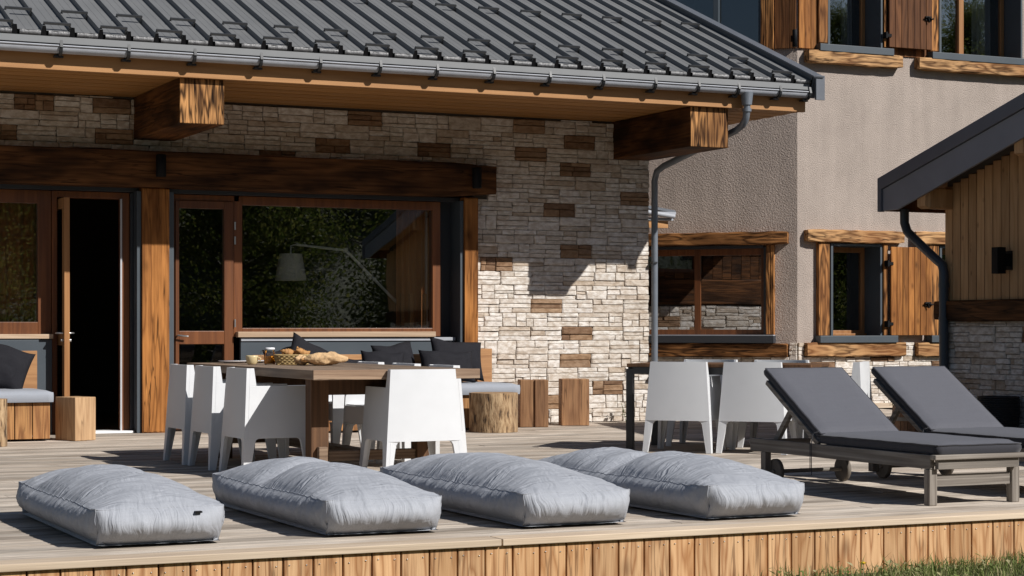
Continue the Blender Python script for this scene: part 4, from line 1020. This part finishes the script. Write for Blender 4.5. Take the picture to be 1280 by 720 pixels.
plate(4.64, 15.28, 'white plate on the far left of the wooden table, beyond the cup'); plate(4.84, 15.35, 'white plate behind the glass jug')

# ================================================================== rear table set at 45 degrees
a45 = rad(-45)
rt = empty('steel_frame_table', (7.93, 14.62, 0), 'long table with black steel frame and dark wood top behind the sun loungers', 'table', a45)
LT, WT = 1.60, .85
for i in range(5): MB().box(0.002, LT-.002, .012+i*.166, .012+i*.166+.162, .715, .745).build('tabletop_board', M['table_leg'], rt, .003)
for (x, y_) in ((0, 0), (LT-.06, 0), (0, WT-.06), (LT-.06, WT-.06)): MB().box(x, x+.06, y_, y_+.06, 0, .70).build('leg', M['steel'], rt, .002)
MB().box(.06, LT-.06, .0, .05, .655, .714).box(.06, LT-.06, WT-.05, WT, .655, .714).box(0, .05, .06, WT-.06, .655, .714).box(LT-.05, LT, .06, WT-.06, .655, .714).build('steel_frame', M['steel'], rt)
def ploc(t, n): return (7.93+t*S2+n*S2, 14.62-t*S2+n*S2)
for t, n_, lb_ in ((.50, .07, 'white armchair at the left near side of the steel table, its back to the viewer'), (1.125, .12, 'white armchair next to the front lounger back, backed to the viewer at the steel table')):
    x, y_ = ploc(t, n_); chair(x, y_, a45, lb_, GB)
for t, lb_ in ((.47, 'white armchair on the far side of the steel table, behind the left one'), (1.12, 'white armchair on the far side of the steel table, behind the lounger back')):
    x, y_ = ploc(t, .92); chair(x, y_, a45+math.pi, lb_, GB)
x, y_ = ploc(1.76, .42); chair(x, y_, a45+math.pi/2, 'white armchair at the right end of the steel table, seen between the two loungers', GB)

# ================================================================== sun loungers
def lounger_proto():
    e = empty('sun_lounger', (0, 0, 0), 'x', 'sun lounger')
    Wd = .66; Ly = 2.02   # local: x 0..Wd, y 0 (foot) .. Ly (head)
    for x in (0, Wd-.032): MB().box(x, x+.032, .035, Ly, .215, .30).build('side_rail', M['teak'], e, .004)
    MB().box(-.006, Wd+.006, -.022, .034, .272, .302).build('end_rail', M['teak_x'], e, .006)
    MB().box(.032, Wd-.032, .0, .034, .215, .27).build('end_apron', M['teak_x'], e, .003); MB().box(.032, Wd-.032, Ly-.05, Ly-.01, .22, .29).build('head_rail', M['teak_x'], e, .003)
    for x in (-.004, Wd-.052): MB().box(x, x+.056, .036, .092, 0, .214).build('leg', M['teak_z'], e, .004)
    for x in (-.004, Wd-.042): MB().box(x, x+.046, Ly-.20, Ly-.14, .045, .214).build('leg', M['teak_z'], e, .004)
    MB().box(.053, Wd-.053, .05, .075, .11, .18).build('stretcher', M['teak_x'], e, .003)
    for x in (.045, Wd-.075):
        MB().lathe([(.078, -.016), (.085, -.012), (.085, .012), (.078, .016)], 24, 0, TR(x+.015, Ly-.23, .085) @ Matrix.Rotation(rad(90), 4, 'Y')).build('wheel', M['rubber'], e)
    MB().tube([(.03, Ly-.23, .085), (Wd-.03, Ly-.23, .085)], .014, 10).build('axle', M['teak_x'], e)
    for i in range(9): MB().box(.033, Wd-.033, .06+i*.133, .06+i*.133+.09, .275, .298).build('slat', M['teak_x'], e)
    hy = 1.22; an = math.radians(32); Bm = TR(0, hy, .30) @ Matrix.Rotation(an, 4, 'X'); bl = .72
    for x in (.004, Wd-.034): MB().box(x, x+.03, 0, bl, -.012, .020, 0, Bm).build('back_rail', M['teak'], e, .003)
    MB().box(.034, Wd-.034, bl-.05, bl, -.01, .018, 0, Bm).build('back_cross_rail', M['teak_x'], e, .003)
    for i in range(5): MB().box(.036, Wd-.036, .05+i*.135, .05+i*.135+.085, -.006, .014, 0, Bm).build('back_slat', M['teak_x'], e)
    p0 = Bm @ Vector((.1, bl*.62, -.01))
    for x in (.08, Wd-.11):
        st_ = MB(); d0 = Vector((x, hy+.62, .25)); d1 = Vector((x, p0.y, p0.z))
        st_.prism([d0, d0+Vector((0, .03, .03)), d1+Vector((0, .03, .02)), d1], (.03, 0, 0)).build('support_strut', M['teak'], e, .003)
    # mattress: seat pad and back pad with soft edges
    def pad(L_, T_, Mx, name):
        nx, ny = 14, 26; mb = MB(); vs = []; 
        def top(u, v):
            ed = min(1, (1-abs(u))*9)**.5*min(1, (1-abs(v))*14)**.5
            return T_*(.78+.22*ed)+.003*noise.noise((u*4, v*6, L_))
        w = Wd-.05
        for j in range(ny+1):
            for i in range(nx+1): 
                u = -1+2*i/nx; v = -1+2*j/ny; vs.append((.025+w/2+u*w/2, L_/2+v*L_/2, top(u, v)))
        k = nx+1
        mb.add(vs, [(j*k+i, j*k+i+1, (j+1)*k+i+1, (j+1)*k+i) for j in range(ny) for i in range(nx)], 0, True, Mx)
        rim = [i for i in range(k)] + [j*k+nx for j in range(1, ny+1)] + [ny*k+i for i in range(nx-1, -1, -1)] + [j*k for j in range(ny-1, 0, -1)]
        n = len(rim); rv = [vs[q] for q in rim]
        cx, cy = .025+w/2, L_/2
        def outp(p, z, g): return (cx+(p[0]-cx)*(1+g/w*2), cy+(p[1]-cy)*(1+g/L_*2), z)
        lay = rv + [outp(p, p[2]-.02, .008) for p in rv] + [outp(p, .022, .008) for p in rv] + [outp(p, .002, 0) for p in rv]
        mb.add(lay, [(a*n+i, a*n+(i+1) % n, (a+1)*n+(i+1) % n, (a+1)*n+i) for a in range(3) for i in range(n)], 1, True, Mx)
        mb.add([outp(p, .002, 0) for p in rv], [list(range(n))[::-1]], 1, False, Mx)
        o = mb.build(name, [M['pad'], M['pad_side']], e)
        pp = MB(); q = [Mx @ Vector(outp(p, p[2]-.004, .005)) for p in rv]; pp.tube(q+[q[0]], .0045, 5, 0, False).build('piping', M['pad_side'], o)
        return o
    pad(1.24, .075, TR(0, .0, .302), 'seat_mattress'); pad(.765, .07, TR(0, hy+.012, .325) @ Matrix.Rotation(an, 4, 'X'), 'back_mattress')
    MB().tube([(.02, hy+.0, .38), (-.012, hy+.02, .37), (-.02, hy+.03, .30), (-.018, hy+.03, .1)], .003, 5).tube([(-.016, hy+.05, .31), (-.016, hy+.05, .12)], .003, 5).build('tie_cord', M['pad_side'], e)
    return e
lg = lounger_proto(); lg.location = (7.07, 9.24, 0); lg['label'] = 'front sun lounger of weathered teak with charcoal mattress, nearest the deck edge'; lg['group'] = 'teak sun loungers'
lg2 = copy_tree(lg); lg2.location = (8.02, 9.34, 0); lg2['label'] = 'rear sun lounger half hidden behind the front one, in front of the shed wall'

# ================================================================== benches, stools, stumps, pillows
def bench(x0_, x1_, yf_, yb_, label, back=True):
    e = empty('bench', ((x0_+x1_)/2, yf_, 0), label, 'bench', 0, 'wooden benches along the house wall')
    n = max(1, round((x1_-x0_)/.165)); w = (x1_-x0_)/n
    for i in range(n): MB().box(x0_+i*w+.004, x0_+(i+1)*w-.004, yf_, yf_+.03, .02, .36).build('front_board', M['bench'], e, .003)
    for xx in (x0_, x1_-.03): MB().box(xx, xx+.03, yf_+.031, yb_, .02, .36).build('end_board', M['bench'], e, .003)
    MB().box(x0_+.03, x1_-.03, yf_+.031, yb_, .33, .358).build('seat', M['bench_x'], e)
    if back: MB().box(x0_, x1_+.03, yb_-.03, yb_, .361, .57).box(x0_, x1_+.03, yb_-.03, yb_, .574, .775).box(x1_-.14, x1_+.032, yb_-.06, yb_-.031, .361, .83).build('backrest', M['bench_x'], e, .003)
    rebase(e); return e
bench(5.95, 8.58, 18.25, 18.95, 'long wooden bench under the picture window, behind the dining table')
bench(1.6, 3.74, 18.12, 18.95, 'wooden bench with vertical front boards left of the open door')
def cushion(x0_, x1_, y0_, y1_, z0, z1, label):
    mb = MB(); vs = []; nx, ny = 40, 14
    def p(u, v, w):
        e = (1-abs(u)**16)*(1-abs(v)**8)
        return ((x0_+x1_)/2+u*(x1_-x0_)/2, (y0_+y1_)/2+v*(y1_-y0_)/2-(.012*math.sin(math.pi*w) if v < -.99 else 0), z0+(z1-z0)*w*(.80+.2*e**.5)+.006*noise.noise((u*9, v*3, w))*w)
    for w in (0, .35, .7, 1):
        for j in range(ny+1):
            for i in range(nx+1): vs.append(p(-1+2*i/nx, -1+2*j/ny, w))
    k = nx+1; s = k*(ny+1)
    f = [(3*s+j*k+i, 3*s+j*k+i+1, 3*s+(j+1)*k+i+1, 3*s+(j+1)*k+i) for j in range(ny) for i in range(nx)]
    for a in range(3):
        for i in range(nx): f += [(a*s+i, a*s+i+1, (a+1)*s+i+1, (a+1)*s+i), (a*s+ny*k+i, (a+1)*s+ny*k+i, (a+1)*s+ny*k+i+1, a*s+ny*k+i+1)]
        for j in range(ny): f += [(a*s+j*k, (a+1)*s+j*k, (a+1)*s+(j+1)*k, a*s+(j+1)*k), (a*s+j*k+nx, a*s+(j+1)*k+nx, (a+1)*s+(j+1)*k+nx, (a+1)*s+j*k+nx)]
    o = mb.add(vs, f, 0, True).build('seat_cushion', M['seatcush'], None)
    return tag(o, label, 'cushion', 'grey seat cushions on the benches')
cushion(5.97, 8.62, 18.21, 18.90, .362, .48, 'grey seat cushion on the long bench under the picture window'); cushion(1.6, 3.76, 18.08, 18.9, .362, .475, 'grey seat cushion on the bench left of the open door')
def pillow(x, y_, z, w, h, t, tilt, rz, roll, label, seed):
    nx, nz = 20, 16; vs = []; 
    for sgn in (-1, 1):
        for j in range(nz+1):
            for i in range(nx+1):
                u = -1+2*i/nx; v = -1+2*j/nz
                th = t/2*(max(0, 1-abs(u)**2.4)*max(0, 1-abs(v)**2.4))**.42
                pin = 1-.10*(abs(v)**2)*(1-abs(u)**2); pin2 = 1-.12*(abs(u)**2)*0 - .12*(1-abs(u)**2)*abs(v)**3
                th += .016*noise.noise((u*2.2+seed, v*2.2, sgn))*(1-max(abs(u), abs(v))**4)
                vs.append((u*w/2*(1-.07*(1-v*v)), sgn*th, v*h/2*(1-.09*(1-u*u)) + .02*noise.noise((u*1.5+seed, v*1.5, 9))))
    k = nx+1; s = k*(nz+1); f = []
    for sg in (0, 1):
        for j in range(nz):
            for i in range(nx): f.append((sg*s+j*k+i, sg*s+j*k+i+1, sg*s+(j+1)*k+i+1, sg*s+(j+1)*k+i))
    o = MB().add(vs, f, 0, True).build('pillow', M['pillow'], None, weld=True)
    o.location = (x, y_, z); o.rotation_euler = (tilt, roll, rz)
    return tag(o, label, 'pillow', 'dark scatter pillows on the benches')
pillow(8.12, 18.70, .715, .62, .44, .17, rad(-16), rad(5), rad(4), 'large charcoal pillow at the right end of the bench, leaning on the backrest', 1)
pillow(7.92, 18.50, .655, .60, .36, .16, rad(-24), rad(-4), rad(2), 'charcoal pillow in front of the one at the right bench end', 2)
pillow(7.42, 18.70, .695, .50, .42, .18, rad(-18), rad(12), rad(-5), 'charcoal pillow with raised corner left of the right pair', 3)
pillow(7.20, 18.50, .65, .46, .36, .17, rad(-26), rad(-12), rad(5), 'charcoal pillow slumped low in the middle of the bench', 4)
pillow(6.47, 18.70, .72, .50, .42, .16, rad(-18), rad(8), rad(26), 'charcoal pillow tipped on its corner behind the croissants', 5)
pillow(6.75, 18.52, .62, .50, .32, .16, rad(-34), rad(-8), rad(6), 'charcoal pillow lying behind the long bread loaf', 6)
pillow(6.20, 18.74, .68, .36, .34, .15, rad(-14), rad(10), rad(-8), 'small charcoal pillow peeping out left of the tipped one', 7)
pillow(3.42, 18.66, .67, .46, .46, .18, rad(-18), rad(-14), rad(18), 'charcoal pillow on the bench left of the open door', 8)
def block(x, y_, w, d, h, rz, mat, label, name='block_stool', crack=False):
    e = empty(name, (x, y_, 0), label, 'stool', rz, 'solid wood block stools')
    if crack:
        MB().box(-w/2, -.012, -d/2, d/2, 0, h).box(.008, w/2, -d/2, d/2, 0, h).box(-.013, .009, -d/2+.02, d/2, 0, h-.003).build('block', mat, e, .006)
    else: MB().box(-w/2, w/2, -d/2, d/2, 0, h).build('block', mat, e, .006)
    return e
block(3.98, 18.15, .235, .31, .405, rad(24), M['block'], 'pale cube wood stool beside the open door')
block(8.94, 18.56, .30, .30, .50, rad(-20), M['block_red'], 'brown wood block stool split by a dark crack, beside the log stump', crack=True)
block(9.49, 18.68, .30, .30, .50, rad(-20), M['block_red'], 'brown wood block stool standing alone against the stone wall')
M['bark'] = None
def barkmat():
    m, nt, b = newmat('worm_eaten_log'); p = coords(nt, True, False)
    n = nd(nt, 'ShaderNodeTexNoise', {'Vector': scaled(nt, p, (26, 26, 7)), 'Scale': 1.0, 'Detail': 4.0, 'Roughness': .6})
    n2 = nd(nt, 'ShaderNodeTexNoise', {'Vector': scaled(nt, p, (5, 5, 3)), 'Scale': 1.0, 'Detail': 3.0})
    col = ramp(nt, n.outputs[0], [(.36, (.035, .02, .012)), (.46, (.26, .16, .08)), (.62, (.47, .33, .19))])
    col = mixc(nt, mth(nt, 'MULTIPLY', ramp(nt, n2.outputs[0], [(.4, 0.), (.7, 1.)]), .5), col, (.20, .13, .075))
    nt.links.new(col, b.inputs['Base Color']); b.inputs['Roughness'].default_value = .9; bump(nt, b, n.outputs[0], 1.0, .02); return m
M['bark'] = barkmat()
M['logend'] = wood('log_end', (.45, .30, .17), (.33, .2, .11), 'z', 5, 5, 1, .7, rough=.85, local=True)
def stump(x, y_, r0, h, label):
    e = empty('log_stump', (x, y_, 0), label, 'log stool', R.uniform(0, 6), 'log stump stools')
    n = 40; vs = []; ks = 7
    for k_ in range(ks):
        z = h*k_/(ks-1)
        for j in range(n):
            a = 2*math.pi*j/n; r_ = r0*(1+.05*noise.noise((math.cos(a)*1.6, math.sin(a)*1.6, z*2+x))+.02*noise.noise((math.cos(a)*7, math.sin(a)*7, z*3)))
            vs.append((r_*math.cos(a), r_*math.sin(a), z+(.006*noise.noise((math.cos(a)*2, math.sin(a)*2, 4)) if k_ == ks-1 else 0)))
    MB().add(vs, [(k_*n+j, k_*n+(j+1) % n, (k_+1)*n+(j+1) % n, (k_+1)*n+j) for k_ in range(ks-1) for j in range(n)], 0, True).build('trunk', M['bark'], e, recalc=True)
    MB().add(vs[-n:], [list(range(n))]).build('cut_face', M['logend'], e)
stump(8.14, 17.82, .245, .395, 'worm-eaten log stump in front of the right bench end'); stump(3.03, 17.55, .21, .42, 'log stump at the left edge in front of the left bench')

# planter barrel, wicker pot, weeds
pb = empty('barrel_planter', (9.86, 13.2, 0), 'small brown wooden barrel planter between the two lounger backs', 'planter')
for i in range(16):
    a0_, a1_ = 2*math.pi*i/16+.015, 2*math.pi*(i+1)/16-.015; vs = []
    for z, r_ in ((0, .135), (.2, .165), (.4, .15)):
        for a in (a0_, a1_): vs += [(r_*math.cos(a), r_*math.sin(a), z), ((r_-.02)*math.cos(a), (r_-.02)*math.sin(a), z)]
    f = []
    for k_ in range(2):
        b0 = k_*4; f += [(b0, b0+2, b0+6, b0+4), (b0+1, b0+5, b0+7, b0+3), (b0, b0+4, b0+5, b0+1), (b0+2, b0+3, b0+7, b0+6)]
    f += [(8, 10, 11, 9)]
    MB().add(vs, f).build('stave', M['table_leg'], pb)
MB().lathe([(.158, .09), (.161, .12)], 24, cap=False).lathe([(.163, .28), (.161, .31)], 24, cap=False).build('hoop', M['rubber'], pb); MB().lathe([(.13, .33), (.01, .34)], 16).build('soil', M['mortar'], pb)
wp = empty('wicker_pot', (11.84, 14.50, 0), 'tall dark wicker pot against the shaded shed stone wall', 'planter')
M['darkwick'] = plain('dark_wicker', (.025, .02, .018), .6, 0, .4, 60)
wk = MB()
for k_ in range(21):
    z = .01+k_*.0195; r_ = .15+.035*math.sin(min(1, z/.42)*2.2)
    wk.tube([((r_+.006*(1 if (j+k_) % 2 else -1))*math.cos(2*math.pi*j/32), (r_+.006*(1 if (j+k_) % 2 else -1))*math.sin(2*math.pi*j/32), z) for j in range(33)], .0105, 5, 0, False)
wk.build('weave', M['darkwick'], wp); MB().lathe([(.14, 0), (.16, .2), (.15, .40)], 20).build('liner', M['black'], wp)
M['leaf'] = leafmat('weed_leaves', [(.05, .09, .02), (.10, .15, .04), (.16, .20, .07)])
def weed(x, y_, z, h, n, label, seed):
    r = random.Random(seed); e = empty('plant', (x, y_, z), label, 'plant'); mb = MB(); stm = MB()
    for k_ in range(4):
        a = r.uniform(0, 6.28); tip = Vector((math.cos(a)*h*.3, math.sin(a)*h*.3, h*r.uniform(.7, 1))); stm.tube([(0, 0, 0), tip*.5+Vector((0, 0, .02)), tip], .003, 5)
        for q in range(n):
            t = r.uniform(.25, 1); c_ = tip*t; b_ = r.uniform(0, 6.28); L_ = r.uniform(.03, .055); up = r.uniform(-.3, .5)
            d = Vector((math.cos(b_), math.sin(b_), up)).normalized(); s_ = d.cross(Vector((0, 0, 1))).normalized()*L_*.32
            mb.add([c_, c_+d*L_*.5+s_, c_+d*L_, c_+d*L_*.5-s_], [(0, 1, 2, 3)])
    stm.build('stem', M['leaf'], e); mb.build('leaves', M['leaf'], e, recalc=False)
weed(10.28, 18.95, 0, .24, 12, 'small green weed at the foot of the stone wall beside the steel table leg', 1)
weed(9.80, 13.35, .33, .30, 14, 'leafy sprig rising from the barrel planter between the loungers', 2)

# ================================================================== trees behind the viewer (seen in the window panes)
M['foliage'] = leafmat('tree_leaves', [(.05, .08, .014), (.085, .115, .025), (.14, .16, .04), (.19, .18, .05)], .42)
M['trunk'] = plain('tree_bark', (.10, .08, .06), .9, 0, .3, 8, .6, 12)
def tree_meshes(seed, Ht):
    r = random.Random(seed); tr = MB(); lf_ = MB()
    tr.tube([(0, 0, 0), (.1, .05, Ht*.3), (.0, .1, Ht*.6), (.05, 0, Ht*.95)], [.28, .2, .12, .03], 9)
    cl = []
    for i in range(26):
        z = Ht*r.uniform(.08, .97); rr = Ht*.27*(1-(z/Ht-.35)**2*1.6)*r.uniform(.55, 1); a = r.uniform(0, 6.28)
        e_ = Vector((math.cos(a)*rr, math.sin(a)*rr, z)); tr.tube([(0, 0, z*.75), e_*.5+Vector((0, 0, z*.42)), e_], [.07, .045, .015], 5)
        cl.append((e_, r.uniform(.7, 1.3)*Ht*.09))
        cl.append((Vector((e_.x*.5, e_.y*.5, z*.95)), r.uniform(.7, 1.3)*Ht*.08))
    for c_, s in cl:
        for k_ in range(620):
            d = Vector((r.gauss(0, 1), r.gauss(0, 1), r.gauss(0, .8))); p = c_+d*s*.66
            if p.z < .1: p.z = .1
            n_ = Vector((r.gauss(0, 1), r.gauss(0, 1), r.gauss(0, 1))).normalized(); t_ = n_.orthogonal().normalized(); b_ = n_.cross(t_); q = r.uniform(.035, .075)
            lf_.add([p-t_*q, p+b_*q*.6, p+t_*q, p-b_*q*.6], [(0, 1, 2, 3)])
    return tr.mesh('trunk', M['trunk']), lf_.mesh('crown', M['foliage'], recalc=False)
TM = [tree_meshes(1, 9), tree_meshes(2, 11), tree_meshes(3, 7.5)]
rt_ = random.Random(4)
def hz(x, y): return -.4+max(0, -y-17)*.36+1.2*noise.noise((x*.06, y*.06, 2))*min(1, max(0, -y-17)/10)
hv = [(x, y, hz(x, y)-(.3 if y > -17 else 0)) for y in range(-16, -71, -3) for x in range(-40, 111, 5)]; hw = 31
tag(MB().add(hv, [(j*hw+i, j*hw+i+1, (j+1)*hw+i+1, (j+1)*hw+i) for j in range(len(hv)//hw-1) for i in range(hw-1)], 0, True).build('hillside', M['lawn']), kind='structure')
spots = [(5+i*3.6+rt_.uniform(-1, 1), -9-rt_.uniform(0, 3)-(i % 2)*5) for i in range(18)] + [(10+i*4.8+rt_.uniform(-1, 1), -39-rt_.uniform(0, 4)-(i % 2)*6) for i in range(19)] + [(2+i*4.6+rt_.uniform(-1, 1), -25-rt_.uniform(0, 4)-(i % 2)*6) for i in range(20)]
for i, (x, y_) in enumerate(spots):
    e = empty('broadleaf_tree', (x, y_, hz(x, y_)-.05), 'dense green broadleaf tree on the lawn behind the viewer, mirrored in the windows', 'tree', rt_.uniform(0, 6), 'trees mirrored in the windows')
    a, b_ = TM[i % 3]; s = rt_.uniform(.85, 1.15); e.scale = (s*1.15, s*1.15, s)
    link('trunk', a, e); link('crown', b_, e)
print('house stones', nH, 'objects', len(bpy.data.objects))
